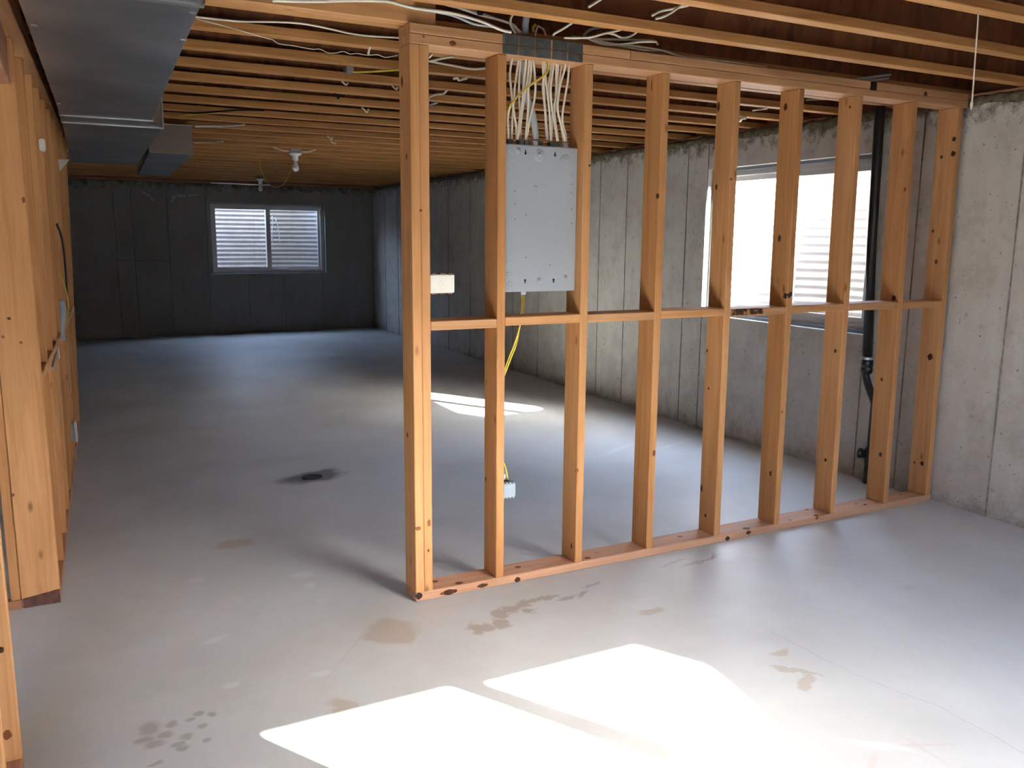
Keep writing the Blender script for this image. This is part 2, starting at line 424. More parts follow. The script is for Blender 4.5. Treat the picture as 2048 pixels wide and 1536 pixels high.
def knot(parent, p, n, r, el=1.5, mat=None, lab=None, along=Vector((0, 0, 1))):
    """a slightly proud oval knot on a face with normal n"""
    n = Vector(n); s = n.cross(along); bm = bmesh.new(); seg = 12; R_ = []
    for hh, k in ((-.004, 1), (.0006, 1), (.0012, .6)):
        R_.append([bm.verts.new(Vector(p) + n * hh + (along * math.cos(q * math.tau / seg) * el + s * math.sin(q * math.tau / seg)) * r * k * (1 + .12 * math.sin(q * 2.3 + p[2] * 9))) for q in range(seg)])
    for a_, b_ in zip(R_, R_[1:]):
        for q in range(seg): bm.faces.new((a_[q], a_[(q + 1) % seg], b_[(q + 1) % seg], b_[q]))
    bm.faces.new(R_[0]); bm.faces.new(R_[-1])
    me = finish(bm, 'knot'); grain(me, 2)
    return link('knot', me, mat or M_KNOT, parent, label=lab)


# ---------------------------------------------------------------- the shell
def wall_with_hole(name, u0, u1, ax, inner, outer, z0, z1, hole, mat, hole2=None):
    """slab along x (ax=0) or y (ax=1), from inner to outer face, with one window opening (a, b, za, zb)"""
    bm = bmesh.new()
    def bx(a, b, za, zb):
        lo, hi = min(inner, outer), max(inner, outer)
        if ax == 0: add_box(bm, a, b, lo, hi, za, zb)
        else: add_box(bm, lo, hi, a, b, za, zb)
    if hole2:
        a, b, za, zb = hole2
        bx(u0, a, z0, z1); bx(a, b, z0, za); bx(a, b, zb, z1); u0 = b
    if hole:
        a, b, za, zb = hole
        bx(u0, a, z0, z1); bx(b, u1, z0, z1); bx(a, b, z0, za); bx(a, b, zb, z1)
    else: bx(u0, u1, z0, z1)
    return link(name, finish(bm, name), mat, kind='structure')


WR = (.60, 2.18, .925, 2.055)      # window opening in the right wall (y0, y1, z0, z1)
WB = (.69, 2.46, .925, 2.005)      # far wall (x0, x1, z0, z1)
WF = (.80, 2.38, .94, 2.055)       # wall behind the camera (x0, x1, z0, z1)
WG = (-3.35, -1.75, .94, 2.055)    # added unseen window left of the camera, brightens the left side
WALLTOP = 2.28
fl = box('floor', XL - .2, XW + .2, YF - .2, YB + .2, -.12, 0, M_FLOOR, kind='structure')
w_r = wall_with_hole('wall_right', YF - TH, YB + TH, 1, XW, XW + TH, 0, WALLTOP, WR, M_WALL)
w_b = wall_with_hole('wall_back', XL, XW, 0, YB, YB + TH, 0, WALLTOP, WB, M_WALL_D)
w_f = wall_with_hole('wall_front', XL, XW, 0, YF, YF - TH, 0, WALLTOP, WF, M_WALL, WG)
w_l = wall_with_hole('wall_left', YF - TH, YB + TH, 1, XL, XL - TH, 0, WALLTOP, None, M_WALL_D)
# subfloor panels above the joists
cl = box('ceiling', XL - .2, XW + .2, YF - .2, YB + .2, H + JD, H + JD + .02, M_SUB, kind='structure')
# mud sill on the walls and rim boards closing the joist space
s = bboard('trim_1', XW + .005, XW + .145, YF - .1, YB + .1, WALLTOP, H, 1, M_DIRTY_SHADED); s['kind'] = 'structure'
s = bboard('trim_2', XL, XW, YB + .005, YB + .145, WALLTOP, H, 0, M_DIRTY_SHADED); s['kind'] = 'structure'
s = bboard('trim_3', XL, XW, YF - .145, YF - .005, WALLTOP, H, 0, M_DIRTY_SHADED); s['kind'] = 'structure'
s = bboard('trim_4', XL - .145, XL - .005, YF - .1, YB + .1, WALLTOP, H, 1, M_DIRTY_SHADED); s['kind'] = 'structure'
for i, c in enumerate(((XW + .15, XW + .18, YF - .2, YB + .2), (XL - .18, XL - .15, YF - .2, YB + .2), (XL - .15, XW + .15, YB + .16, YB + .19), (XL - .15, XW + .15, YF - .19, YF - .16))):
    s = bboard('trim_%d' % (5 + i), *c, H - .04, H + JD, 1 if i < 2 else 0, M_DIRTY_SHADED); s['kind'] = 'structure'


# raised fins left between the form panels
def seam(parent, ax, face, sgn, u, z0, z1, wd=.012, hz=False, u1=None):
    bm = bmesh.new(); n = 24; rows = []
    for i in range(n + 1):
        t = i / n
        if hz: uu = u + (u1 - u) * t; zc = z0
        else: zc = z0 + (z1 - z0) * t; uu = u
        j = (noise.noise(Vector((uu * 7, zc * 7, u * 3))) * .35 + 1)
        d = wd * .5 * j; h = .006 * j
        if hz: prof = [(uu, zc - d, -.002), (uu, zc, h), (uu, zc + d, -.002)]
        else: prof = [(uu - d, zc, -.002), (uu, zc, h), (uu + d, zc, -.002)]
        rows.append([bm.verts.new((face + sgn * q[2], q[0], q[1]) if ax == 1 else (q[0], face + sgn * q[2], q[1])) for q in prof])
    for a, b in zip(rows, rows[1:]):
        for k in range(2): bm.faces.new((a[k], a[k + 1], b[k + 1], b[k]))
    return link('form_seam', finish(bm, 'form_seam'), M_SEAM, parent)


for y in (-2.8, -2.2, -1.55, -.95, -.33, .28, 2.43, 2.79, 3.28, 3.72, 4.3, 4.9, 5.5, 6.1, 6.7, 7.4, 8.1, 8.8, 9.4, 10.0):
    seam(w_r, 1, XW, -1, y, .0, WALLTOP, .014)
seam(w_r, 1, XW, -1, 2.185, .0, WALLTOP); seam(w_r, 1, XW, -1, .59, .0, .92)
for x in (-3.6, -2.4, -1.2, -.62, -.38, .10, .64, 2.95):
    seam(w_b, 0, YB, -1, x, 0, WALLTOP, .02)
for x in (1.23, 1.78, 2.38): seam(w_b, 0, YB, -1, x, 0, .9, .02)
seam(w_b, 0, YB, -1, -.64, 1.13, 1.13, .02, True, .10)

# crumbly dirt and old sealant along the top of the right wall
bm = bmesh.new(); N = 260; rows = []
for i in range(N + 1):
    y = YF + .3 + (YB - YF - .4) * (i / N); row = []
    for k in range(7):
        a = k / 6 * math.pi
        rr = .024 + .016 * noise.noise(Vector((y * 9, k * .7, 1))) + .014 * noise.noise(Vector((y * 31, k, 5)))
        row.append(bm.verts.new((XW + .01 - math.sin(a) * rr * .75, y, WALLTOP - .004 - math.cos(a) * rr * 1.3)))
    rows.append(row)
for a, b in zip(rows, rows[1:]):
    for k in range(6): bm.faces.new((a[k], a[k + 1], b[k + 1], b[k]))
link('sealant_crust', finish(bm, 'sealant_crust', True), M_FOAM, w_r, kind='stuff')


# ---------------------------------------------------------------- windows (slider in a steel buck) and their wells
def window(name, ax, inner, sgn, a, b, za, zb, dark_right=False, flip=False):
    """ax: axis along which the window runs; inner: inner wall face; sgn: outward direction"""
    root = bpy.data.objects.new(name, None); COL.objects.link(root); root['kind'] = 'structure'
    def P(u, d, z): return (u, inner + sgn * d, z) if ax == 0 else (inner + sgn * d, u, z)
    def frame(nm, a, b, za, zb, wd, d0, d1, mat, parent, wb=None):
        wb = wb or wd
        bm = bmesh.new()
        for (p, q, r, s) in ((a, b, za, za + wb), (a, b, zb - wd, zb), (a, a + wd, za + wb, zb - wd), (b - wd, b, za + wb, zb - wd)):
            c0, c1 = P(p, d0, r), P(q, d1, s)
            add_box(bm, *[v for i in range(3) for v in sorted((c0[i], c1[i]))])
        return link(nm, finish(bm, nm), mat, parent)
    e = .001
    frame('window_buck', a + e, b - e, za + e, zb - e, .022, .045, TH - .01, M_BUCK, root)
    a1, b1, z1, z2 = a + .023, b - .023, za + .023, zb - .023
    fr = frame('window_frame', a1, b1, z1, z2, .036, .075, .155, M_VINYL, root)
    m = (a + b) / 2
    # inner sliding sash and outer fixed light
    p = [(a1 + .037, m + .034, .085, .108), (m - .034, b1 - .037, .116, .138)]
    for i, (u0, u1, d0, d1) in enumerate(p):
        sa = frame('sash', u0, u1, z1 + .037, z2 - .037, .036, d0, d1, M_VINYL, root)
        dm = (d0 + d1) / 2; bm = bmesh.new()
        c0, c1 = P(u0 + .02, dm - .002, z1 + .06), P(u1 - .02, dm + .002, z2 - .06)
        mid = [(c0[k] + c1[k]) / 2 for k in range(3)]
        cc = [c0, c1]
        q = [P(u0 + .02, dm, z1 + .06), P(u1 - .02, dm, z1 + .06), P(u1 - .02, dm, z2 - .06), P(u0 + .02, dm, z2 - .06)]
        bm.faces.new([bm.verts.new(v) for v in q])
        link('pane', finish(bm, 'pane'), M_GLASS, sa)
    if dark_right:
        u0, u1 = (a1 + .04, m) if flip else (m + .01, b1 - .04)
        bm = bmesh.new(); bm.faces.new([bm.verts.new(v) for v in (P(u0, .148, z1 + .04), P(u1, .148, z1 + .04), P(u1, .148, z2 - .04), P(u0, .148, z2 - .04))])
        link('insect_screen', finish(bm, 'insect_screen'), M_SCREEN, root)
    c0, c1 = P(m - .033, .076, z1 + .03), P(m + .033, .150, z2 - .03)
    box('meeting_post', *[v for i in range(3) for v in sorted((c0[i], c1[i]))], M_VINYL, root)
    # latch on the meeting stile
    c = P(m, .07, (za + zb) / 2)
    box('latch', c[0] - .012, c[0] + .012, c[1] - .012, c[1] + .012, c[2] - .04, c[2] + .04, M_VINYL, root, .003)
    return root


window('window_1', 1, XW, 1, *WR, dark_right=True, flip=True)
window('window_2', 0, YB, 1, *WB, dark_right=True)
window('window_3', 0, YF, -1, *WF)
window('fill_window', 0, YF, -1, *WG)  # added out of view to light the left studs and floor


def well(label, ax, outer, sgn, uc, hw, dp, z0, z1, name='window_well', pw=.6):
    """half-round corrugated steel liner standing against the outside of the wall"""
    bm = bmesh.new(); NT, NZ = 56, int((z1 - z0) / .072 * 8); rows = []
    for j in range(NZ + 1):
        z = z0 + (z1 - z0) * j / NZ; off = .0065 * math.sin(z / .072 * math.tau); row = []
        for i in range(NT + 1):
            t = math.pi * i / NT; c, s = math.cos(t), math.sin(t)
            u = uc + math.copysign(abs(c) ** pw, c) * (hw + off); d = (abs(s) ** pw) * (dp + off)
            if j == NZ: pass
            row.append(bm.verts.new((u, outer + sgn * d, z) if ax == 0 else (outer + sgn * d, u, z)))
        rows.append(row)
    for p, q in zip(rows, rows[1:]):
        for i in range(NT): bm.faces.new((p[i], p[i + 1], q[i + 1], q[i]))
    o = link(name, finish(bm, name, True), M_WELL); tag(o, label, 'window well')
    o.location = (0, 0, 0)
    # rolled rim
    pts = []
    for i in range(NT + 1):
        t = math.pi * i / NT; c, s = math.cos(t), math.sin(t)
        u = uc + math.copysign(abs(c) ** pw, c) * hw; d = abs(s) ** pw * dp
        pts.append(Vector((u, outer + sgn * d, z1) if ax == 0 else (outer + sgn * d, u, z1)))
    bm = bmesh.new(); tube(bm, pts, .011, 6); link('rolled_rim', finish(bm, 'rolled_rim', True), M_WELL, o)
    # gravel bed
    bm = bmesh.new(); fan = []
    for i in range(NT + 1):
        t = math.pi * i / NT; c, s = math.cos(t), math.sin(t)
        u = uc + math.copysign(abs(c) ** pw, c) * (hw - .01); d = .002 + abs(s) ** pw * (dp - .012)
        fan.append(bm.verts.new((u, outer + sgn * d, z0 + .03) if ax == 0 else (outer + sgn * d, u, z0 + .03)))
    bm.faces.new(fan); link('gravel_bed', finish(bm, 'gravel_bed'), M_GRAVEL, o, kind='stuff')
    return pts


WELLD = 1.2
pr = well('corrugated galvanised steel well outside the window behind the stud partition', 1, XW + TH + .003, 1, 1.39, 1.16, WELLD, .80, RIM)
pb = well('shaded blue-grey corrugated steel well outside the small far window', 0, YB + TH + .003, 1, 1.575, 1.05, .95, .80, RIM)
pf = well('corrugated steel well outside the sunlit window behind the camera', 0, YF - TH - .003, -1, 1.59, .99, WELLD, .80, RIM)

pg = well('corrugated steel well outside the added fill-light window behind the camera, on its left', 0, YF - TH - .003, -1, -2.55, .99, WELLD, .80, RIM)


def ground(name, ax, outer, sgn, pts, u0, u1, depth, uc):
    """soil surface around one well: fan between the well rim and an outer rectangle"""
    bm = bmesh.new(); zg = RIM - .03
    def S(u, d, z): return (u, outer + sgn * d, z) if ax == 0 else (outer + sgn * d, u, z)
    inn = [(p[0], abs(p[1] - outer)) if ax == 0 else (p[1], abs(p[0] - outer)) for p in pts]
    inner, outr = [], []
    for u, d in inn:
        du, dd = u - uc, max(d, 0)
        L = math.hypot(du, dd); du /= L; dd /= L
        t = 1e9
        if du > 1e-6: t = min(t, (u1 - uc) / du)
        if du < -1e-6: t = min(t, (u0 - uc) / du)
        if dd > 1e-6: t = min(t, depth / dd)
        outr.append((uc + du * t, dd * t)); inner.append((u + du * .01, d + dd * .01))
    K = [0, .02, .06, .15, .4, 1]
    grid = []
    for (a, b) in zip(inner, outr):
        grid.append([bm.verts.new(S(a[0] + (b[0] - a[0]) * k, a[1] + (b[1] - a[1]) * k, zg + .05 * noise.noise(Vector((a[0] * 3, a[1] * 3, k * 9))) * min(1, k * 20) - k * .2)) for k in K])
    for p, q in zip(grid, grid[1:]):
        for i in range(len(K) - 1): bm.faces.new((p[i], p[i + 1], q[i + 1], q[i]))
    # fill the two far corners
    me = finish(bm, name, True)
    return link(name, me, M_SOIL, kind='structure')


ground('ground_right', 1, XW + TH, 1, pr, YF - TH, YB + TH, 14, 1.39)
ground('ground_back', 0, YB + TH, 1, pb, XL - 6, XW + 14, 14, 1.575)
ground('ground_front', 0, YF - TH, -1, pf, -.45, XW + 14, 14, 1.59)
ground('ground_front_left', 0, YF - TH, -1, pg, XL - 6, -.45, 14, -2.55)
# the house that stands on the basement and shades its far side
bm = bmesh.new(); add_box(bm, XL - .22, XW + .22, YF - .22, YB + .22, H + JD + .03, 5.6); box_me = finish(bm, 'storey_above')
link('exterior_house_storey', box_me, M_STUCCO, kind='structure')
# dry grass at the rim of the well outside the right window
for gi, (yc, n) in enumerate(((.85, 16), (1.3, 20), (1.75, 14))):
    bm = bmesh.new()
    for k in range(n):
        x = XW + TH + WELLD + random.uniform(.05, .16); y = yc + random.uniform(-.12, .12); h = random.uniform(.04, .10)
        p = [Vector((x, y, RIM - .05)), Vector((x + random.uniform(-.02, .02), y + random.uniform(-.03, .03), RIM - .04 + h * .6)), Vector((x + random.uniform(-.06, .04), y + random.uniform(-.07, .07), RIM - .03 + h))]
        tube(bm, p, [.003, .002, .0006], 4)
    o = link('grass_tuft', finish(bm, 'grass_tuft'), M_GRASS)
    tag(o, ('dry grass tuft on the well rim outside the right window, nearest the black pipe', 'dry grass tuft on the well rim outside the right window, in the middle', 'dry grass tuft on the well rim outside the right window, farthest from the pipe')[gi], 'grass')
# two narrow pale streaks inside the far well, built as thin strips
pw_ = [at(544, 432, 1, YB + .34), at(545, 445, 1, YB + .34), at(544, 462, 1, YB + .34), at(544, 474, 1, YB + .34), at(546, 486, 1, YB + .34)]
cable('pale_streak', pw_, M_STREAK, .007, 'pale strap in the far window well beside the middle bar', 'streak', flat=.3)
pw_ = [at(551, 438, 1, YB + .34), at(555, 450, 1, YB + .34), at(558, 466, 1, YB + .34), at(560, 484, 1, YB + .34)]
cable('pale_streak', pw_, M_STREAK, .007, 'pale curved strap in the far window well, right of the straighter one', 'streak', flat=.3)

# ---------------------------------------------------------------- floor joists (wooden I-joists running parallel to the partition)
ORD = ['first', 'second', 'third', 'fourth', 'fifth', 'sixth', 'seventh', 'eighth', 'ninth', 'tenth', 'eleventh', 'twelfth', 'thirteenth', 'fourteenth', 'fifteenth', 'sixteenth', 'seventeenth', 'eighteenth', 'nineteenth', 'twentieth', 'twenty-first', 'twenty-second', 'twenty-third', 'twenty-fourth', 'twenty-fifth', 'twenty-sixth']
FW = .060; FH = .038
k = -8
while True:
    yb = .141 + .4064 * k            # far bottom edge of the flange
    if yb > YB: break
    if yb - FW > YF:
        if k == 0: lab = 'wooden I-shaped floor joist resting right above the stud partition'
        elif k < 0: lab = 'wooden I-shaped floor joist, %s one on the camera side of the partition' % ORD[-k - 1]
        else: lab = 'wooden I-shaped floor joist, %s one beyond the partition' % ORD[k - 1]
        t = thing('floor_joist', lab, 'joist', (XL, yb - FW / 2, H), 'wooden floor joists under the ceiling')
        x1 = XW + .148
        bboard('bottom_flange', XL - .14, x1, yb - FW, yb, H + .0005, H + FH, 0, M_LVL, t, .0025)
        box('web', XL - .14, x1, yb - FW / 2 - .005, yb - FW / 2 + .005, H + FH, H + JD - FH, M_OSB, t)
        bboard('top_flange', XL - .14, x1, yb - FW, yb, H + JD - FH, H + JD - .0005, 0, M_LVL, t, 0)
        # round knock-outs in the web
        for q in range(-2, 4) if -4 < k < 4 else ():
            bm = bmesh.new(); lathe(bm, [(.019, 0), (.019, .0013)], (q * .81 + .35 * (k % 3), yb - FW / 2 - .0049, H + .15), (0, -1, 0), 12)
            link('web_knockout', finish(bm, 'web_knockout'), M_HOLE, t)
    k += 1
# solid board packed against the joist over the left end of the partition
fb = bboard('filler_board', -1.60, .115, .02, .080, H + .001, H + .25, 0, M_STUD)
tag(fb, 'pale solid board beside the joist, ending above the partition corner post', 'board')

# ---------------------------------------------------------------- the stud partition
part = thing('stud_partition', 'open partition of light wooden studs crossing the basement to the concrete wall', 'stud wall', (0, 0, 0)); part['kind'] = 'thing'
XE = 3.245
bp_ = bboard('bottom_plate', 0, XE, 0, SD, .0005, .038, 0, M_SOLE, part, .003, label='stained pinkish bottom board on the floor')
tp1 = bboard('top_plate', 0, XE, 0, SD, H - .076, H - .0385, 0, M_PLATE, part)
tp2 = bboard('top_plate', 0, 1.005, 0, SD, H - .038, H - .0005, 0, M_PLATE, part)
tp3 = bboard('top_plate', 1.008, XE, .0, SD, H - .038, H - .0005, 0, M_PLATE, part)
ST = {1: (0, 0), 2: (.375, .373), 3: (.782, .781), 4: (1.184, 1.181), 5: (1.604, 1.589), 6: (2.008, 1.990), 7: (2.417, 2.393), 8: (2.840, 2.801), 9: (3.200, 3.168)}
studs = {}


def sx_(k, z):
    a, b = ST[k]; return a + (b - a) * (z - .038) / (H - .114)


def stud(k, xb, xt, lab=None, mat=None, w=.038):
    return board('stud', [(xb, 0, .0385), (xb + w, 0, .0385), (xb + w, SD, .0385), (xb, SD, .0385), (xt, 0, H - .0765), (xt + w, 0, H - .0765), (xt + w, SD, H - .0765), (xt, SD, H - .0765)], 2, mat or (M_STUD if k % 2 else M_STUD2), part, .003, label=lab)


for k in ST: studs[k] = stud(k, *ST[k])
studs[0] = stud(0, .0385, .0385, mat=M_STUD)
# blocking row at waist height
BZ = 1.152
for k in range(1, 9):
    a = (sx_(k, BZ) + .038 if k > 1 else .0765) + .0005; b = sx_(k + 1, BZ) - .0005
    dz = (-.004, .002, 0, .003, -.002, .003, .001, -.002)[k - 1]
    bl = bboard('blocking', a, b, 0.0, SD, BZ + dz, BZ + .038 + dz, 0, M_PLATE if k % 2 else M_STUD, part)
    if k == 5:
        # dark bark edge on the left half of this block
        bm = bmesh.new(); n = 18; rows = []
        for i in range(n + 1):
            x = a + .004 + .20 * i / n; j = .008 * noise.noise(Vector((x * 40, 1, 2)))
            rows.append([bm.verts.new((x, yy, zz)) for yy, zz in ((.001, BZ + dz + .004 + abs(j)), (-.0035 - abs(j) * .3, BZ + dz + .012), (-.003, BZ + dz + .028), (.0005, BZ + .0365 + dz - abs(j)))])
        for p, q in zip(rows, rows[1:]):
            for i in range(3): bm.faces.new((p[i], p[i + 1], q[i + 1], q[i]))
        m_, nt_, b__ = new_mat('bark_edge'); n_ = nn(nt_, 'ShaderNodeTexNoise', Scale=38.0, Detail=2.0); tc_ = nn(nt_, 'ShaderNodeTexCoord'); nt_.links.new(tc_.outputs['Object'], n_.inputs[0])
        nt_.links.new(ramp(nt_, n_.outputs[0], [(.5, (.04, .014, .008)), (.62, (.42, .2, .06))]), b__.inputs['Base Color'])
        link('bark_edge', finish(bm, 'bark_edge'), m_, bl, label='dark bark strip left on the board edge')
# knots on the left side faces of the studs (photo positions met with each stud's side plane)
SIDE = Vector((-1, 0, 0)); FRONT = Vector((0, -1, 0))


def side_knot(k, x, y, r, el=1.2, mat=None):
    p = at(x, y, 0, ST[k][0])
    p = at(x, y, 0, sx_(k, p.z)); p.y = min(max(p.y, .011), SD - .011); knot(studs[k], p, SIDE, r, el, mat)


def front_knot(o, x, y, r, el=1.2, mat=None, along=Vector((0, 0, 1))):
    p = at(x, y, 1, 0); knot(o, p, FRONT, r, el, mat, along=along)


for a in ((9, 1872.5, 523.6, .010), (9, 1860, 714, .016), (9, 1844, 927, .011), (9, 1829, 925, .006), (9, 1908, 278, .011), (9, 1910, 307, .013), (9, 1883, 314, .008), (9, 1866, 462, .008),
          (8, 1787.7, 596, .013), (8, 1763.5, 759, .009), (8, 1761, 909, .011), (7, 1670.6, 702, .009), (7, 1651, 920, .008), (6, 1541, 947, .008, 1.8), (6, 1571, 214, .011, 1.5), (6, 1558.5, 477, .010, 1.7),
          (7, 1700, 214, .006), (5, 1417, 777, .006), (5, 1403, 976.6, .008, 2.2), (5, 1411, 1031, .007), (5, 1413, 701, .005, 2), (5, 1437, 214, .010, 2.2), (5, 1432.6, 374, .008, 1.8), (4, 1319, 392, .011), (3, 1143, 1092, .006, 2.4),
          (2, 971.5, 958, .006, 1.8), (1, 804, 163, .010, 2), (1, 813, 313, .006, 2), (1, 815, 870, .007, 1.8)):
    side_knot(*a)
side_knot(8, 1820, 378, .008, 1.6, M_KNOT_RED)
p = at(1303, 171, 0, ST[4][1]); knot(studs[4], p, SIDE, .0035, 7, M_KNOT)
front_knot(studs[1], 836, 1057, .013, .7, M_KNOT_RED); front_knot(studs[0], 858, 1046, .008, 2, M_KNOT_RED); front_knot(studs[0], 857, 1101, .005, 1.5, M_KNOT_RED)
front_knot(studs[0], 841.5, 421, .006, .8, M_KNOT_RED); front_knot(studs[5], 1462.7, 358, .006, 1.2, M_KNOT_RED); front_knot(studs[3], 1179, 331, .006, .8); front_knot(studs[3], 1154.5, 941, .007, 1.4, M_KNOT_RED)
front_knot(studs[4], 1308, 906, .008, 2, M_KNOT_RED); front_knot(studs[6], 1564, 824, .006, 1.6, M_KNOT_RED)
XD = Vector((1, 0, 0))
for x, y, r, e, m_ in ((838, 1192, .015, 1.0, M_BARK), (899, 1184, .012, 3.0, M_KNOT), (885, 1187, .006, 2, M_KNOT_RED), (965, 1171, .009, 2.8, M_KNOT), (1035, 1159.5, .013, 1.1, M_KNOT), (1455, 1077, .012, 1.2, M_BARK), (1497, 1065, .010, 1.6, M_BARK), (1634, 1036, .008, 1.5, M_KNOT_RED)):
    front_knot(bp_, x, y, r, e, m_, XD)
for x, y, r, e, m_ in ((1493, 1057, .016, 1.4, M_KNOT), (1609, 1017.5, .010, 1, M_KNOT_RED), (1730, 1009, .010, 1.3, M_KNOT), (1632, 1031, .012, 1.2, M_KNOT), (918, 1166, .014, 1.3, M_KNOT_RED), (1036, 1134, .012, 1.3, M_KNOT_RED), (1175, 1116, .014, 1.1, M_KNOT_RED), (1360, 1073, .010, 1.5, M_KNOT_RED), (1802, 989, .008, 1.3, M_KNOT_RED), (870, 1163, .012, 1.2, M_KNOT_RED), (1580, 1040, .008, 1.3, M_KNOT_RED)):
    p = at(x, y, 2, .038); p.y = min(max(p.y, .016), SD - .014); knot(bp_, p, Vector((0, 0, 1)), r, e, m_, along=XD)
front_knot(tp1, 905, 87, .010, 1.3, M_KNOT_RED, XD); front_knot(tp1, 847, 73, .005, 1, M_KNOT_RED, XD)
front_knot(tp3, 1851, 188, .013, 1.0, M_BARK, XD)
# bark-edged wane on the sixth stud at block height
bm = bmesh.new()
c = at(1580, 590, 1, 0); xs = sx_(6, c.z)
bmesh.ops.create_icosphere(bm, subdivisions=3, radius=1)
for v in bm.verts:
    j = 1 + .35 * noise.noise(v.co * 2.4)
    v.co = Vector((xs + .016 + v.co.x * .024 * j, .012 + v.co.y * .0165 * j, c.z + v.co.z * .020 * j - .012 * v.co.x * -.6))
link('bark_knot', finish(bm, 'bark_knot', True), M_BARK, studs[6], label='black bark-rimmed knot on the front edge')
# strip of black tape wrapped over the top plate
c = at(1747, 172, 1, 0); box('tape_strip', c.x - .022, c.x + .022, -.003, .012, c.z - .022, c.z + .020, M_TAPE, tp3, .001)

# nail plates on the top plates: two rows of five
for r in range(2):
    for q in range(5):
        x0 = .391 + q * .0745 + (.004 if q > 2 else 0); z0 = H - .0765 + r * .039 - .001
        bm = bmesh.new(); add_box(bm, x0, x0 + .0695, -.0028, -.0002, z0 + .002, z0 + .0370)
        # front teeth dimples
        for i in range(4):
            for j in range(2):
                lathe(bm, [(.0025, 0), (.0025, .0008)], (x0 + .010 + i * .017, -.0027, z0 + .010 + j * .018), (0, -1, 0), 6)
        # leg bent over the plate
        if r == 1: add_box(bm, x0, x0 + .071, -.0028, .05, z0 + .0375, z0 + .0388)
        link('nail_plate', finish(bm, 'nail_plate'), M_PLATE_M, part)

# ---------------------------------------------------------------- breaker panel enclosure seen from its back
PX0, PX1, PZ0, PZ1, PY = .414, .7795, 1.292, 1.903, .048
pn = thing('breaker_panel', 'grey metal breaker box set between two studs with its back to us', 'electrical panel', (.6, .1, PZ0))
box('enclosure', PX0, PX1, PY, PY + .10, PZ0, PZ1, M_PANEL, pn, .0035)


def disc(name, c, prof, mat, parent, seg=20, axis=(0, -1, 0)):
    bm = bmesh.new(); lathe(bm, prof, c, axis, seg)
    return link(name, finish(bm, name, False), mat, parent)


def ko(x, y, rr):
    p = at(x, y, 1, PY)
    if not PX0 + rr < p.x < PX1 - rr: p.x = min(max(p.x, PX0 + rr + .002), PX1 - rr - .002)
    bm = bmesh.new()
    for i, r in enumerate(rr_ for rr_ in ((rr,) if rr < .012 else (rr, rr * .68, rr * .4))):
        h = .0022 * (i + 1) * (1 if rr > .012 else .8)
        lathe(bm, [(r + .002, -.001), (r, h - .0008), (r - .002, h)], (p.x, PY, p.z), (0, -1, 0), 24)
    link('knockout', finish(bm, 'knockout'), M_PANEL, pn)


for a in ((1079, 311, .024), (1131, 322, .026), (1020, 300, .009), (1037, 301, .012), (1143, 352, .007), (1143, 371, .007), (1142, 389, .008), (1078, 561, .012), (1130, 556, .013), (1018, 525, .009), (1018, 548, .009), (1020, 568, .011)): ko(*a)
for x, y in ((1051, 305), (1110, 309), (1050, 562), (1107, 561)):
    p = at(x, y, 1, PY); up_ = 1 if y < 400 else -1
    bm = bmesh.new(); lathe(bm, [(.0052, 0), (.0052, .0008)], (p.x, PY - .0002, p.z - .003 * up_), (0, -1, 0), 14)
    add_box(bm, p.x - .0024, p.x + .0024, PY - .001, PY - .0002, min(p.z, p.z + .010 * up_), max(p.z, p.z + .010 * up_))
    link('keyhole_slot', finish(bm, 'keyhole_slot'), M_HOLE, pn)
for x, y in ((1030, 382), (1030, 408), (1030, 438), (1069, 372), (1073, 373), (1052, 430), (1143, 418), (1143, 447), (1052, 515), (1100, 530)):
    p = at(x, y, 1, PY); disc('screw_hole', (p.x, PY - .0001, p.z), [(.0022, 0), (.0022, .0006)], M_HOLE, pn, 8)
# cable clamps along the top edge and one below
for x in (1018, 1040, 1052, 1068, 1078, 1102, 1110, 1128):
    p = at(x, 283, 1, .075); bm = bmesh.new(); add_box(bm, p.x - .011, p.x + .011, .060, .09, PZ1 + .0005, PZ1 + .014); add_box(bm, p.x - .013, p.x + .013, .064, .086, PZ1 + .014, PZ1 + .02)
    link('cable_clamp', finish(bm, 'cable_clamp'), M_CLAMP if x in (1068, 1128) else M_PLATE_M, pn)
p = at(1044, 588, 1, .08); box('cable_clamp', p.x - .012, p.x + .012, .065, .09, PZ0 - .014, PZ0 - .0005, M_CLAMP, pn, .002)

# ---------------------------------------------------------------- cables dropping into the panel
def c980(pts, y0=.07, y1=.075):
    n = len(pts) - 1
    return [at(980 + a / 7.315, 90 + b / 7.315, 1, y0 + (y1 - y0) * i / n) for i, (a, b) in enumerate(pts)]


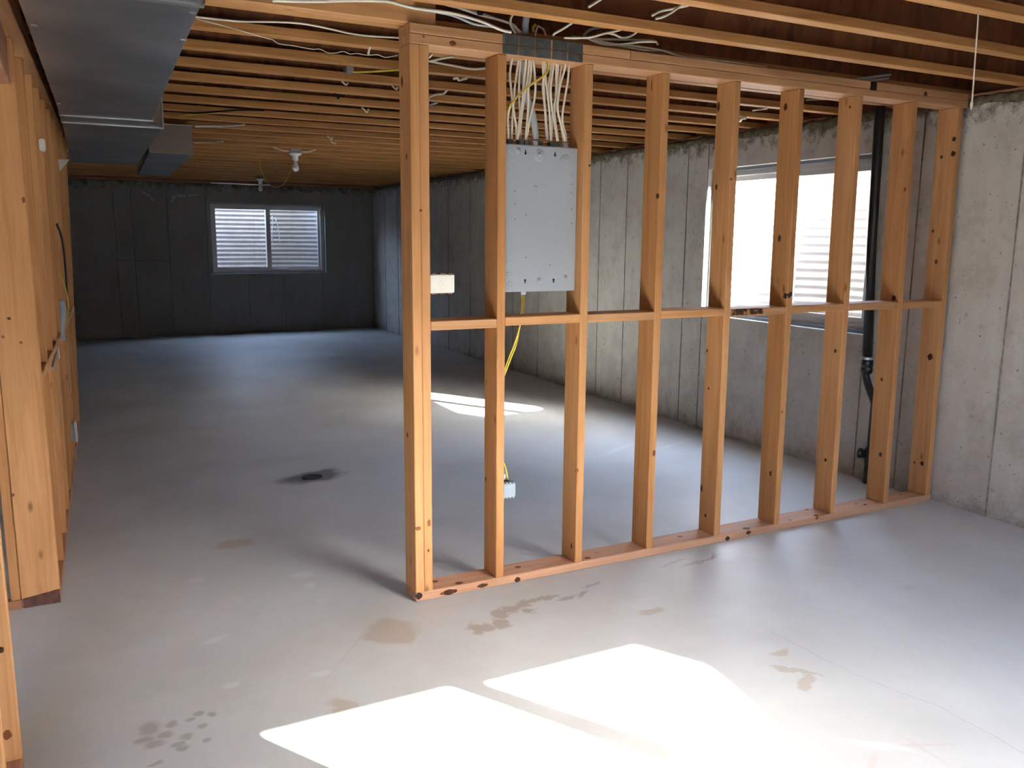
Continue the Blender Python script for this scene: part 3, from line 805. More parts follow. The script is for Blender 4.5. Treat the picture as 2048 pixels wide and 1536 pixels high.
drops = [
    ([(330, 120), (305, 300), (292, 450), (310, 650), (330, 850), (360, 1050), (385, 1190), (388, 1385)], .062, .076),
    ([(425, 120), (400, 350), (365, 600), (348, 800), (330, 1050), (315, 1385)], .085, .085),
    ([(455, 120), (435, 400), (425, 650), (432, 850), (442, 1100), (450, 1385)], .080, .085),
    ([(540, 120), (510, 400), (490, 600), (470, 850), (430, 1100), (398, 1385)], .055, .068),
    ([(572, 140), (562, 400), (530, 600), (490, 850), (455, 1100), (415, 1385)], .062, .080),
    ([(600, 150), (600, 400), (562, 650), (562, 850), (545, 1100), (520, 1388)], .066, .070),
    ([(628, 170), (655, 450), (665, 650), (640, 850), (580, 1100), (535, 1390)], .056, .078),
    ([(300, 880), (262, 1040), (268, 1230), (268, 1385)], .055, .070),
    ([(765, 170), (780, 450), (790, 650), (800, 850), (822, 1100), (850, 1392)], .070, .085),
    ([(790, 170), (812, 480), (840, 700), (868, 950), (880, 1200), (895, 1400)], .056, .068),
    ([(905, 180), (882, 450), (855, 620), (858, 850), (885, 1100), (905, 1395)], .078, .085),
    ([(940, 190), (918, 400), (888, 650), (905, 900), (945, 1150), (985, 1405)], .060, .068),
    ([(970, 200), (968, 500), (985, 700), (945, 880), (955, 1100), (1000, 1405)], .070, .080),
    ([(1000, 200), (988, 450), (962, 700), (985, 950), (1040, 1180), (1075, 1410)], .080, .085),
    ([(1112, 210), (1085, 380), (1035, 550), (1003, 750), (992, 950), (1025, 1100), (1080, 1300), (1100, 1412)], .056, .068),
    ([(1160, 220), (1142, 500), (1100, 750), (1062, 1000), (1065, 1150), (1105, 1300), (1115, 1415)], .062, .076),
    ([(1060, 210), (1030, 400), (1010, 550), (960, 800), (915, 1000), (900, 1400)], .088, .088),
    ([(820, 170), (815, 330), (790, 460), (772, 620), (800, 900), (830, 1390)], .088, .088),
]
for i, (pp, a, b) in enumerate(drops):
    o = cable('electrical_cable', c980(pp, a, b), M_CABLE, .0052, ('white cable above the breaker box, %s in the left bunch' % ORD[i] if i < 8 else 'white cable above the breaker box, %s in the right bunch' % ORD[i - 8]), 'cable', 'white cables dropping into the breaker box', flat=.65, side=Vector((1, 0, 0)))
cable('service_cable', c980([(500, 120), (500, 350), (515, 600), (555, 800), (620, 1000), (655, 1200), (670, 1390)], .095, .078), M_CABLE2, .016, 'thick grey-blue cable running down into the breaker box between white ones', 'cable', flat=.5, side=Vector((1, 0, 0)))
cable('electrical_cable', c980([(865, 180), (845, 380), (760, 470), (600, 580), (450, 700), (350, 815), (280, 900), (240, 1010)], .05, .045), M_YELLOW, .0042, 'yellow cable slanting across the white cables above the breaker box', 'cable')
# two yellow cables out of the bottom of the panel
def c7(pts, y=.05): return [at(780 + a / 2.104, 500 + b / 2.104, 1, y) for a, b in pts]
cable('electrical_cable', c7([(553, 178), (556, 230), (550, 275), (546, 325), (522, 400), (500, 455), (478, 520)], .092) + [Vector((.422, .093, .80)), Vector((.416, .0905, .6)), at(1009.5, 930, 1, .07), at(1016, 960, 1, .06)], M_YELLOW, .004, 'yellow cable from the breaker box down to the low grey outlet box', 'cable', flat=.7)
cable('electrical_cable', c7([(562, 178), (562, 230), (556, 275), (545, 325), (530, 400), (508, 455), (484, 520)], .097) + [Vector((.424, .099, .85)), Vector((.415, .100, .72))], M_YELLOW, .004, 'shorter yellow cable from the breaker box ending behind the second stud', 'cable', flat=.7)

# cables lying over and above the top plates
def c4(pts, y=.03): return [at(780 + a / 3.303, b / 3.303, 1, y) for a, b in pts]
def c7b(pts, y=.03): return [at(980 + a / 4.876, b / 4.876, 1, y) for a, b in pts]
G = 'white cables over the partition top'
cable('electrical_cable', [at(545, 1, 1, -.02), at(625, 2.5, 1, -.02), at(700, 1, 1, -.02), at(755, 1.5, 1, -.02)] + c4([(0, 12), (150, 50), (400, 85), (600, 140), (730, 195), (800, 212)], -.02), M_CABLE, .006, 'white cable running along the ceiling from the left to the nail plates, lowest one', 'cable', G, n=8)
cable('electrical_cable', c4([(328, 14), (380, 28), (450, 50), (600, 100), (780, 150), (865, 215)], .03), M_CABLE, .0055, 'white cable sloping down to the nail plates, upper of the left bundle', 'cable', G)
cable('electrical_cable', c4([(340, 20), (400, 38), (560, 78), (700, 125), (815, 165), (850, 218)], .05), M_CABLE, .0055, 'white cable sloping down to the nail plates, middle of the left bundle', 'cable', G)
cable('electrical_cable', c4([(160, 55), (400, 98), (560, 160), (700, 180), (770, 214)], .01), M_CABLE2, .005, 'greyish cable in the shade under the left cable bundle', 'cable', G)
bx = at(957, 24, 1, .03); box('cable_staple', bx.x - .012, bx.x + .012, .010, .02, bx.z - .015, bx.z + .015, M_TAPE, None, .002); tag(bpy.data.objects['cable_staple'], 'black staple holding the upper left cable bundle', 'staple')
cable('electrical_cable', c7b([(262, 100), (225, 140), (200, 190), (205, 250), (238, 305), (250, 330)], .02), M_CABLE, .0052, 'white cable arching from the joist into the nail plates', 'cable', G)
cable('service_cable', c7b([(365, 100), (355, 170), (345, 240), (348, 330)], .03), M_CABLE2, .015, 'thick grey cable entering the top plate beside the arching white one', 'cable', flat=.7, side=Vector((1, 0, 0)))
cable('electrical_cable', c7b([(860, 170), (810, 215), (720, 275), (640, 320), (610, 345)], .01), M_CABLE, .0052, 'short white cable slanting from the joist down to the middle nail plate', 'cable', G)
cable('electrical_cable', c7b([(1345, 262), (1240, 300), (1120, 325), (980, 362), (850, 370), (725, 368)], .0), M_CABLE, .0048, 'white cable sweeping off the nail plates up to the right', 'cable', G)
cable('electrical_cable', c7b([(1460, 285), (1400, 335), (1340, 362), (1280, 365), (1210, 335), (1130, 318)], .03), M_CABLE, .005, 'white cable sagging in a loop right of the nail plates', 'cable', G)
cable('electrical_cable', c7b([(940, 368), (1000, 395), (1080, 425), (1180, 437), (1300, 432), (1450, 410), (1615, 405)], .02), M_CABLE, .005, 'white cable lying on the top plate with its end cut off short', 'cable', G)
cable('electrical_cable', c7b([(800, 360), (1060, 382), (1250, 385), (1450, 390), (1600, 400), (1640, 436)], .06), M_CABLE, .005, 'white cable on the top plate ending in a bare tip', 'cable', G)
cable('electrical_cable', c7b([(950, 372), (1200, 428), (1400, 448), (1560, 472), (1680, 492), (1800, 530), (1960, 562), (2300, 600), (2700, 655)], .03), M_CABLE, .0045, 'long white cable lying along the top plate to the right', 'cable', G)
cable('electrical_cable', c7b([(1100, 420), (1300, 452), (1500, 488), (1700, 495), (1850, 545)], .045), M_CABLE, .0045, 'white cable tucked behind the long one on the top plate', 'cable', G)
cable('electrical_cable', c7b([(1330, 250), (1180, 262), (1050, 268), (960, 300), (910, 350)], .07), M_CABLE2, .006, 'grey cable curving in the shade behind the nail plates', 'cable', G)
cable('electrical_cable', c7b([(445, 240), (420, 270), (425, 310)], .07), M_YELLOW, .006, 'yellow cable end curling behind the nail plates', 'cable')
cable('electrical_cable', c7b([(470, 250), (450, 300), (440, 350)], .06), M_CABLE, .004, 'thin white cable behind the nail plates, left of two', 'cable', G)
cable('electrical_cable', c7b([(470, 255), (520, 290), (545, 350)], .06), M_CABLE, .004, 'thin white cable behind the nail plates, right of two', 'cable', G)
cable('electrical_cable', c7b([(960, 68), (1020, 30), (1100, -20)], -.33), M_CABLE, .0052, 'white cable sticking out under the joist in front of the nail plates', 'cable', G)
cable('electrical_cable', c7b([(1615, 182), (1680, 165), (1760, 128), (1840, 70), (1925, 10)], -.36), M_CABLE, .0052, 'white cable end between two front joists, lower of a crossing pair', 'cable', G)
cable('electrical_cable', c7b([(1580, 152), (1660, 110), (1780, 85), (1900, 60), (2010, 28)], -.33), M_CABLE, .005, 'white cable end between two front joists, upper of a crossing pair', 'cable', G)
def c5(pts, y): return [at(1340 + a / 2.893, b / 2.893, 1, y) for a, b in pts]
cable('electrical_cable', c5([(1070, 462), (1150, 448), (1275, 432)], .04), M_CABLE2, .006, 'grey cable end on the top plate near the black tape, upper one', 'cable')
cable('electrical_cable', c5([(1100, 466), (1190, 462), (1265, 452)], .05), M_CABLE2, .006, 'grey cable end on the top plate near the black tape, lower one', 'cable')

# cables on the joists left of and behind the partition
def c3(pts, z): return [at(360 + a / 3.793, b / 3.793, 2, z) for a, b in pts]
G2 = 'cables stapled under the joists'
cable('electrical_cable', c3([(100, 125), (330, 150), (480, 162), (700, 165), (860, 172), (1000, 190), (1150, 222), (1300, 255), (1450, 274), (1650, 285), (1900, 300)], H - .005), M_CABLE, .004, 'white cable crossing under the joists left of the corner post', 'cable', G2)
cable('string', c3([(130, 145), (400, 215), (650, 288), (700, 300), (750, 332), (850, 345), (1000, 372), (1060, 372), (1120, 400), (1180, 402), (1240, 390), (1290, 410), (1340, 405), (1420, 418), (1500, 415), (1560, 435), (1650, 420)], H - .004), M_STRING, .0018, 'thin wavy string hanging under the joists beside the corner post', 'string', n=4)
cable('wire_hook', c3([(1440, 360), (1432, 390), (1428, 412)], H - .004), M_CABLE, .005, 'short white cable hanging over a joist left of the corner post', 'cable', G2)
cable('electrical_cable', c3([(1290, 545), (1400, 545), (1500, 540), (1660, 528)], H - .006), M_YELLOW, .005, 'yellow cable leaving the metal box under the joists', 'cable')
cable('electrical_cable', c3([(0, 875), (90, 870), (180, 860), (300, 852)], H - .006), M_YELLOW, .006, 'yellow cable under the joists beside the duct', 'cable')
cable('electrical_cable', c3([(115, 957), (200, 958), (350, 955), (490, 945)], H - .008), M_CABLE, .008, 'white cable under the joists running to the duct step', 'cable', G2)
cable('electrical_cable', c3([(110, 1080), (200, 1078), (330, 1072)], H - .008), M_CABLE, .008, 'short white cable under the joists right of the small duct', 'cable', G2)
cable('electrical_cable', c3([(100, 860), (250, 850), (450, 835), (640, 838)], H - .008), M_TAPE, .006, 'black cable under the far joists', 'cable', G2)


def jbox(x, y, label, w=.05, mat=M_CLAMP):
    c = at(x, y, 2, H - .012); t = box('junction_box', c.x - w, c.x + w, c.y - .03, c.y + .03, H - .030, H - .001, mat, None, .004)
    return tag(t, label, 'junction box')


jbox(697, 138, 'bright metal junction box under the joists left of the corner post', .018)
for i, (x, y, lab) in enumerate(((690, 166, 'curled white cable tail under the joists below the metal box'), (674, 190, 'dark wire tail under the joists left of the corner post'), (790, 175, 'curled white cable tail close to the corner post'), (660, 274, 'small white tag hanging under the far joists, upper'), (667, 285, 'small white tag hanging under the far joists, lower'), (730, 218, 'faint white cable tail under the joists halfway to the light'))):
    q = at(x, y, 2, H - .01); r = .03 if i < 3 else .045
    cable('wire_tail', [q + Vector((-r * .5, 0, .008)), q + Vector((-r * .1, .0, -.004)), q + Vector((r * .25, 0, -.008 - .012 * (i % 2))), q + Vector((r * .5, 0, .002))], M_TAPE if i == 1 else M_CABLE, .005, lab, 'cable')
def c10(pts, z): return [at(840 + a / 10.24, 90 + b / 10.24, 2, z) for a, b in pts]
cable('electrical_cable', c10([(700, 240), (500, 265), (300, 310), (100, 345)], H - .005), M_CABLE, .0052, 'white cable behind the corner post, upper arm of the V', 'cable', G2)
cable('electrical_cable', c10([(100, 315), (300, 350), (700, 425), (1000, 482), (1200, 488), (1500, 460)], H - .006), M_CABLE, .0058, 'white cable behind the corner post, lower arm of the V', 'cable', G2)
cable('electrical_cable', c10([(170, 260), (210, 235), (245, 190)], H - .004), M_CABLE, .005, 'short white cable tip beside the corner post under the plates', 'cable', G2)
cable('electrical_cable', c10([(690, 690), (760, 680), (800, 720), (880, 700), (960, 680)], H - .008), M_CABLE, .0065, 'curled white cable ends between the first and second stud, upper', 'cable', G2)
cable('electrical_cable', c10([(165, 1215), (170, 1120), (200, 1060), (330, 1015), (480, 995), (550, 930)], H - .008), M_CABLE, .006, 'kinked white cable between the first and second stud, lower', 'cable', G2)
cable('electrical_cable', c10([(170, 1235), (260, 1210), (350, 1180)], H - .008), M_CABLE2, .007, 'grey cable stub below the kinked white cable', 'cable', G2)
cable('electrical_cable', c5([(900, 480), (1000, 570), (790, 578)][1:], .9), M_CABLE, .005, 'small white cable stub under the joists behind the seventh stud', 'cable', G2)
cable('electrical_cable', [at(1480, 242, 2, H - .008), at(1484, 237, 2, H - .008), at(1492, 236, 2, H - .008)], M_CABLE, .010, 'small white cable stub under the joists behind the fifth stud', 'cable', G2)
cable('electrical_cable', [at(1505, 221, 2, H - .008), at(1520, 219, 2, H - .008), at(1535, 217, 2, H - .008)], M_CABLE, .005, 'faint white cable between the fifth and sixth stud tops', 'cable', G2)

# hanging string at the far right
cable('pull_string', [at(1958, -14, 1, -1.0), at(1956, 40, 1, -1.0), at(1951, 110, 1, -1.0), at(1947, 165, 1, -1.0), at(1944, 205, 1, -1.0), at(1942, 218, 1, -1.0)], M_STRING, .0028, 'thin pale string hanging from the joists at the far right', 'string')
pp = at(1943.5, 209, 1, -1.0)
bm = bmesh.new(); lathe(bm, [(.002, -.012), (.0055, -.006), (.0055, .006), (.002, .012)], pp, (0, 0, 1), 10); link('string_knot', finish(bm, 'string_knot', True), M_STRING, bpy.data.objects['pull_string'])


# ---------------------------------------------------------------- outlet boxes
def outlet_box(name, label, x0, x1, y0, y1, z0, z1, mat, tabs_x=3, tab=.006, tabmat=None):
    t = thing(name, label, 'outlet box', ((x0 + x1) / 2, (y0 + y1) / 2, z0))
    bm = bmesh.new(); add_box(bm, x0, x1, y0, y1, z0, z1); bmesh.ops.bevel(bm, geom=bm.edges[:], offset=.003, segments=2, affect='EDGES')
    link('box_shell', finish(bm, name), mat, t)
    for s in range(2):
        for i in range(tabs_x):
            xa = x0 + (x1 - x0) * (i + .25) / tabs_x
            box('nail_tab', xa, xa + (x1 - x0) / tabs_x * .5, y0 + .002, y0 + .02, z1 if s else z0 - tab, z1 + tab if s else z0, tabmat or mat, t)
    return t


ob = outlet_box('outlet_box', 'cream plastic outlet box on the doubled corner post above the blocking', .0775, .186, .012, .075, 1.297, 1.372, M_WHITE, 3, .005, M_BROWN)
disc('box_knockout', (.125, .0118, 1.335), [(.010, 0), (.010, .0007), (.008, .0012)], M_WHITE, ob)
ob2 = outlet_box('outlet_box', 'grey-blue plastic outlet box low on the second stud', .4145, .480, .022, .070, .392, .455, M_PVCBOX, 4, .005)
c = at(1020, 947, 1, .06); box('mounting_bracket', .4145, .447, .058, .062, .462, .490, M_WHITE, ob2, .001)
bm = bmesh.new(); lathe(bm, [(.014, 0), (.014, .004), (.006, .006)], (.449, .055, .457), (0, 0, 1), 14); link('cable_entry', finish(bm, 'cable_entry'), M_TAPE, ob2)

# ---------------------------------------------------------------- black drain pipe on the right wall
dp = thing('drain_pipe', 'black plastic drain pipe with a steel clamp standing against the concrete wall', 'pipe', (3.2, .46, 0))
xp = XW - .055


def pip(x, y): return at(x, y, 0, xp)


yy = pip(1746, 450).y; c = pip(1735, 716); e = pip(1737, 850)
bm = bmesh.new(); tube(bm, [Vector((xp, pip(1760, 225).y, H + .1)), Vector((xp, pip(1760, 225).y, 2.2)), Vector((xp, yy, 1.5)), Vector((xp, c.y, c.z))], .030, 20); link('upper_pipe', finish(bm, 'upper_pipe', True), M_BLACK, dp)
bm = bmesh.new(); lathe(bm, [(.0305, -.008), (.0385, -.007), (.0385, .007), (.0305, .008)], c, (0, 0, 1), 24); add_box(bm, c.x - .052, c.x - .034, c.y - .008, c.y + .008, c.z - .006, c.z + .006)
link('hose_clamp', finish(bm, 'hose_clamp'), M_CLAMP, dp)
bm = bmesh.new(); lathe(bm, [(.0302, .0), (.036, -.004), (.036, -.045), (.033, -.050), (.036, -.055), (.036, -.080), (.028, -.090)], c - Vector((0, 0, .009)), (0, 0, 1), 24); link('pipe_coupling', finish(bm, 'pipe_coupling', True), M_BLACK, dp)
bm = bmesh.new(); tube(bm, catmull([Vector((xp, c.y, c.z - .08)), Vector((xp, c.y, c.z - .12)), Vector((xp, (c.y + e.y) / 2 - .008, c.z - .19)), Vector((xp, e.y - .028, c.z - .27)), Vector((xp, e.y - .03, c.z - .32)), Vector((xp, e.y - .03, .22))], 4), .024, 18); link('offset_pipe', finish(bm, 'offset_pipe', True), M_BLACK, dp)
cz = pip(1724, 906).z; ey = e.y - .03
bm = bmesh.new(); lathe(bm, [(.026, -.07), (.032, -.06), (.034, 0), (.032, .045), (.026, .055)], Vector((xp, ey, cz)), (0, 0, 1), 18); link('cleanout_fitting', finish(bm, 'cleanout_fitting', True), M_BLACK, dp)
bm = bmesh.new(); lathe(bm, [(.027, .0), (.027, .05), (.033, .052), (.033, .068), (.028, .074), (.012, .075)], Vector((xp, ey, cz)), (-.55, .83, .1), 18); link('cleanout_cap', finish(bm, 'cleanout_cap', True), M_BLACK, dp)
bm = bmesh.new(); tube(bm, [Vector((xp, ey, cz - .06)), Vector((xp, ey, .06)), Vector((xp, ey, .001))], .030, 18); link('lower_pipe', finish(bm, 'lower_pipe', True), M_BLACK, dp)

# ---------------------------------------------------------------- ducts
def duct(name, label, secs, zt, zb, ends=True):
    """secs: list of (x0, x1, y); rectangular trunk with raised joint flanges"""
    t = thing(name, label, 'duct', ((secs[0][0] + secs[0][1]) / 2, secs[0][2], zb))
    for (a0, a1, ya), (b0, b1, yb) in zip(secs, secs[1:]):
        bm = bmesh.new(); hexa(bm, [(a0, ya, zb), (a1, ya, zb), (b1, yb, zb), (b0, yb, zb), (a0, ya, zt), (a1, ya, zt), (b1, yb, zt), (b0, yb, zt)])
        bmesh.ops.bevel(bm, geom=bm.edges[:], offset=.002, segments=1, affect='EDGES')
        link('duct_section', finish(bm, 'duct_section'), M_DUCT, t)
    for (a0, a1, ya) in secs[1:-1]:
        bm = bmesh.new(); add_box(bm, a0 - .006, a1 + .006, ya - .012, ya + .012, zb - .007, zb - .0005); add_box(bm, a0 - .008, a0 - .0005, ya - .012, ya + .012, zb, zt); add_box(bm, a1 + .0005, a1 + .008, ya - .012, ya + .012, zb, zt)
        link('joint_flange', finish(bm, 'joint_flange'), M_DUCT_E, t)
    return t


ZB = 2.10; ZT = H - .006
dk = duct('air_duct', 'wide grey sheet-metal air duct hung under the joists at upper left', [(-1.30, -.885, YF + .02), (-1.270, -.851, -.78), (-1.196, -.775, 1.72), (-1.19, -.70, 2.02), (-1.155, -.655, 4.92)], ZT, ZB)
# small bright tabs and screws where the trunk was fixed
for x, y in ((385, 25), (366, 79), (135, 303), (68, 50), (117, 207)):
    p = at(x, y, 2, ZB); disc('duct_screw', (p.x, p.y, ZB + .0005), [(.010, 0), (.010, .002), (.005, .004)], M_DUCT_E, dk, 10, (0, 0, -1))
d2 = thing('branch_duct', 'small rectangular branch duct beyond the step of the wide duct', 'duct', (-.5, 3.65, ZB))
bm = bmesh.new(); hexa(bm, [(-.648, 3.66, ZB + .002), (-.346, 3.66, ZB + .002), (-.262, 6.3, ZB + .002), (-.56, 6.3, ZB + .002), (-.648, 3.66, ZT), (-.346, 3.66, ZT), (-.262, 6.3, ZT), (-.56, 6.3, ZT)])
bmesh.ops.bevel(bm, geom=bm.edges[:], offset=.002, segments=1, affect='EDGES'); link('duct_section', finish(bm, 'duct_section'), M_DUCT, d2)
box('end_cap', -.646, -.348, 3.650, 3.6595, ZB + .006, ZT - .004, plain('bare_duct_cap', (.24, .20, .17), .6, .3), d2, .001, label='dull grey end cap facing us')
box('cap_flange', -.650, -.342, 3.645, 3.659, ZT - .008, ZT - .001, M_DUCT_E, d2)

# ---------------------------------------------------------------- lights on the ceiling
def lampholder(x, y, label, s=1.0, dark=False):
    c = at(x, y, 2, H - .0005); c.z = H - .0005
    t = thing('ceiling_light', label, 'light', c)
    bm = bmesh.new(); add_box(bm, c.x - .055 * s, c.x + .055 * s, c.y - .05, c.y + .05, H - .038, H - .001); bmesh.ops.bevel(bm, geom=bm.edges[:], offset=.01, segments=2, affect='EDGES')
    link('ceiling_box', finish(bm, 'ceiling_box'), M_PLATE_M if dark else M_CABLE2, t)
    bm = bmesh.new(); lathe(bm, [(.062 * s, .039), (.062 * s, .046), (.045 * s, .060), (.028, .066), (.026, .105), (.020, .108)], (c.x, c.y, H), (0, 0, -1), 24); link('lamp_holder', finish(bm, 'lamp_holder', True), M_PORC, t)
    bm = bmesh.new(); lathe(bm, [(.013, .100), (.014, .122), (.022, .140), (.030, .160), (.032, .176), (.028, .192), (.016, .204), (.003, .208)], (c.x, c.y, H), (0, 0, -1), 24); link('light_bulb', finish(bm, 'light_bulb', True), M_BULB, t)
    return t, c


L1, c1 = lampholder(590, 298, 'bare bulb in a white ceiling lampholder with a hanging cord')
L2, c2 = lampholder(520, 352, 'farther, dimmer ceiling lampholder beside a thin metal rod', .9, True)
for s in (-1, 1): cable('cable_stub', [c1 + Vector((s * .05, 0, -.02)), c1 + Vector((s * .12, 0, -.018)), c1 + Vector((s * .20, 0, .004))], M_CABLE, .006, parent=L1)
def c36(pts, y): return [at(400 + a / 5.689, 260 + b / 5.689, 1, y) for a, b in pts]
cable('hanging_cord', c36([(680, 330), (690, 420), (720, 520), (770, 600), (830, 645), (890, 650), (950, 620), (1000, 540), (1030, 460), (1052, 380)], c1.y), M_YELLOW, .0022, 'thin cord sagging in a curve beside the bare bulb', 'cord')
cable('metal_rod', c36([(120, 598), (400, 610), (660, 622), (800, 624)], c2.y + .05), M_CLAMP, .009, 'thin pale metal rod hung level near the far lampholder', 'rod')
# pale efflorescence smears high on the far wall are part of the wall's surface: thin crusts
for i, pts in enumerate(([(285, 383), (293, 389), (301, 396), (308, 404)], [(340, 402), (346, 395), (353, 391), (368, 393), (385, 391), (400, 389)])):
    bm = bmesh.new(); tube(bm, catmull([at(x, y, 1, YB - .001) for x, y in pts], 4), [.03 * (1 - .5 * abs(j / (4 * (len(pts) - 1)) - .4)) for j in range(4 * (len(pts) - 1) + 1)] if i == 0 else [.035 * (1 - .8 * j / (4 * (len(pts) - 1))) for j in range(4 * (len(pts) - 1) + 1)], 8)
    for v in bm.verts: v.co.y = YB - .001 + (v.co.y - YB) * .12
    link('lime_crust', finish(bm, 'lime_crust', True), plain('lime_crust', (.36, .36, .36), .9, var=.5, bscale=20), w_b)

# ---------------------------------------------------------------- the bearing wall at the left
lw = thing('bearing_stud_wall', 'long wall of broad wooden studs receding along the left side', 'stud wall', (-1.4, .645, 0)); lw['kind'] = 'thing'
LW0, LWN = .645, 9


def lx(y, z):
    """inner face of the slightly bowed wall"""
    return -1.335 + .027 * (y - LW0) + .055 * (z / 2.2) * (y - LW0) / 3.4


def lstud(y0, parent, y1=None, x_in=0.0, w=.14, z0=.0385, z1=H - .0765, mat=None, label=None):
    y1 = y1 or y0 + .038
    a, b = lx(y0, z0) - x_in, lx(y0, z1) - x_in
    return board('stud', [(a - w, y0, z0), (a, y0, z0), (a, y1, z0), (a - w, y1, z0), (b - w, y0, z1), (b, y0, z1), (b, y1, z1), (b - w, y1, z1)], 2, mat or M_STUD, parent, .003, label=label)


yE = LW0 + .4064 * LWN
LS = []
for k in range(LWN + 1):
    LS.append(lstud(LW0 + .4064 * k, lw, mat=(M_STUD, M_STUD2, M_STUD)[k % 3]))
LS.append(lstud(LW0 + .039, lw, mat=M_STUD2))
board('bottom_plate', [(lx(LW0, 0) - .14, LW0, .0005), (lx(LW0, 0), LW0, .0005), (lx(yE, 0), yE + .04, .0005), (lx(yE, 0) - .14, yE + .04, .0005), (lx(LW0, 0) - .14, LW0, .038), (lx(LW0, 0), LW0, .038), (lx(yE, 0), yE + .04, .038), (lx(yE, 0) - .14, yE + .04, .038)], 1, M_DIRTY_SHADED, lw, label='dark damp-stained board on the floor')
for z in (H - .076, H - .038):
    a, b = lx(LW0, z), lx(yE, z)
    board('top_plate', [(a - .14, -.60, z), (a, -.60, z), (b, yE + .04, z), (b - .14, yE + .04, z), (a - .14, -.60, z + .0375), (a, -.60, z + .0375), (b, yE + .04, z + .0375), (b - .14, yE + .04, z + .0375)], 1, M_PLATE, lw)
# thin stud and the jamb on the near side of the opening, header above it
board('stud', bbox(-1.513, -1.477, LW0 + .002, LW0 + .04, .0385, H - .0765), 2, M_STUD2, lw, .003)
box('bottom_plate', -1.60, -1.476, LW0 - .0, LW0 + .036, .0005, .038, M_DIRTY_SHADED, lw)
bboard('header', -1.482, -1.352, -.545, LW0 - .001, 2.072, H - .0765, 1, M_DIRTY_SHADED, lw)  # darker lumber colour stands in for the shadow on the header
js = board('stud', bbox(-1.56, -1.418, -.583, -.545, .0385, H - .0765), 2, M_STUD, lw)
lstud2 = board('stud', bbox(-1.56, -1.418, -1.0, -.962, .0385, H - .0765), 2, M_STUD2, lw)
bboard('bottom_plate', -1.56, -1.418, -1.4, -.545, .0005, .038, 1, M_DIRTY_SHADED, lw)
bboard('top_plate', -1.56, -1.418, -1.4, -.61, H - .076, H - .0005, 1, M_PLATE, lw)
# blocking rows between the studs
for k in range(0, LWN):
    y0 = LW0 + .4064 * k + (.0385 if k else .0775); y1 = LW0 + .4064 * (k + 1) - .0005; z = .925
    a, b = lx(y0, z), lx(y1, z)
    board('blocking', [(a - .14, y0, z), (a, y0, z), (b, y1, z), (b - .14, y1, z), (a - .14, y0, z + .038), (a, y0, z + .038), (b, y1, z + .038), (b - .14, y1, z + .038)], 1, M_STUD2, lw)
# knots on the first stud's broad face
for x, y, r, e, m_ in ((18, 637, .006, 1, M_KNOT), (42, 685, .006, 1, M_KNOT_RED), (47, 400, .006, 2, M_KNOT_RED), (26, 990, .006, 1.2, M_KNOT_RED), (6, 674, .006, 1, M_KNOT_RED)):
    knot(LS[0], at(x, y, 1, LW0), FRONT, r, e, m_)
for x, y, r, e, m_ in ((0, 1300, .010, 1, M_KNOT), (14, 1470, .012, 1.2, M_KNOT_RED)):
    knot(js, at(x, y, 1, -.583), FRONT, r, e, m_)
# dark damp stain at the foot of the first stud
c = lx(LW0, 0)
bm = bmesh.new(); rows = []
for i in range(13):
    t_ = i / 12; x = c - .135 + .135 * t_; zz = .044 + .018 * t_ * (1 + .6 * noise.noise(Vector((x * 30, 0, 0))))
    rows.append([bm.verts.new((x, LW0 - .0012, .002)), bm.verts.new((x, LW0 - .0012, zz))])
for p, q in zip(rows, rows[1:]): bm.faces.new((p[0], q[0], q[1], p[1]))
link('damp_stain', finish(bm, 'damp_stain'), plain('damp_wood', (.09, .035, .025), .8, var=.4, bscale=40), LS[0])

# things fixed on the left wall
def wx(x, y, z_guess, Y): return at(x, y, 1, Y)
c = at(85, 291, 1, 1.87); bm = bmesh.new(); add_box(bm, c.x - .014, c.x + .014, c.y - .05, c.y + .05, c.z - .030, c.z + .030); bmesh.ops.bevel(bm, geom=bm.edges[:], offset=.005, segments=2, affect='EDGES')
tag(link('outlet_box', finish(bm, 'outlet_box'), M_WHITE), 'small white plastic box high on the left stud wall', 'outlet box')
c = at(129, 329, 1, 3.2); bm = bmesh.new()
v = [bm.verts.new(c + Vector(q)) for q in ((-.035, 0, .03), (.035, 0, .035), (-.03, 0, -.045), (-.035, .006, .03), (.035, .006, .035), (-.03, .006, -.045))]
for f in ((0, 1, 2), (5, 4, 3), (0, 3, 4, 1), (1, 4, 5, 2), (2, 5, 3, 0)): bm.faces.new([v[i] for i in f])
tag(link('paper_tag', finish(bm, 'paper_tag'), M_WHITE), 'small white triangular tag under the duct end on the left wall', 'tag')
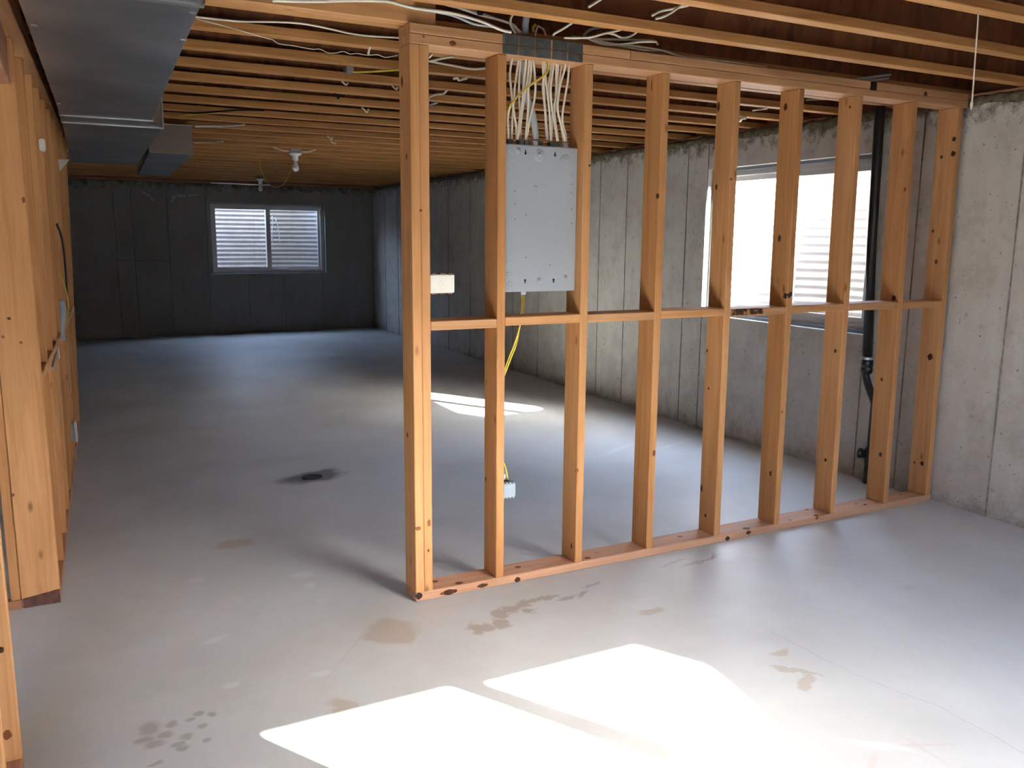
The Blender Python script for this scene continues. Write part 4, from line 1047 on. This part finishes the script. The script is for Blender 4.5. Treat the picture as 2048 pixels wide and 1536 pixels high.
# slanting conduit arm with white box at block height
a, b = at(85, 738, 1, 1.25), at(116, 690, 1, 2.0)
a.x = max(a.x, lx(1.25, .9) + .006)
cable('electrical_cable', [a, (a + b) / 2, b], M_CABLE2, .006, 'pinkish-grey cable slanting along the left wall to the white box', 'cable')
c = at(112, 705, 1, 1.95); t = thing('outlet_box', 'white outlet box sticking out of the left stud wall at blocking height', 'outlet box', c)
box('box_shell', c.x - .030, c.x + .016, c.y - .055, c.y + .055, c.z - .034, c.z + .034, M_WHITE, t, .004)
box('nail_tab', c.x - .028, c.x - .010, c.y - .062, c.y - .054, c.z - .026, c.z + .026, M_WHITE, t)
c = at(150, 862, 1, 3.1); t = thing('outlet_box', 'small blue-and-white outlet box low on the far part of the left wall', 'outlet box', c)
box('box_shell', c.x - .045, c.x - .002, c.y - .05, c.y + .05, c.z - .062, c.z + .062, M_PVCBOX, t, .004)
box('cover_plate', c.x - .002, c.x + .014, c.y - .056, c.y + .056, c.z - .066, c.z + .070, M_WHITE, t, .003)
# cables draped on the left wall
for i, (pts, Y, m_, lab) in enumerate((
        ([(113, 447), (122, 470), (128, 505), (132, 550), (134, 590), (137, 625)], 2.4, M_TAPE, 'dark cable hanging down the left stud wall'),
        ([(118, 548), (128, 570), (134, 595), (136, 620), (131, 640), (126, 655)], 2.35, M_YELLOW, 'yellow cable looped on the left stud wall'),
        ([(120, 600), (124, 625), (121, 650), (123, 680)], 2.3, M_PVCBOX, 'greenish cable bundle hanging in a bay of the left stud wall'))):
    cable('electrical_cable', [at(x, y, 1, Y) for x, y in pts], m_, (.006, .005, .022)[i], lab, 'cable')

# ---------------------------------------------------------------- floor drain under the dark patch
c = at(625, 954, 2, 0)
fd = thing('floor_drain', 'small floor drain in the middle of the dark damp patch', 'drain', (c.x, c.y, 0))
bm = bmesh.new(); lathe(bm, [(.062, .0002), (.062, .002), (.052, .003), (.050, .001)], (c.x, c.y, 0), (0, 0, 1), 24); link('drain_ring', finish(bm, 'drain_ring'), plain('drain_iron', (.06, .06, .06), .6, .5), fd)
bm = bmesh.new()
for i in range(-3, 4):
    L = math.sqrt(.048 ** 2 - (i * .013) ** 2); add_box(bm, c.x + i * .013 - .003, c.x + i * .013 + .003, c.y - L, c.y + L, .0012, .0035)
link('drain_grate', finish(bm, 'drain_grate'), M_PLATE_M, fd)
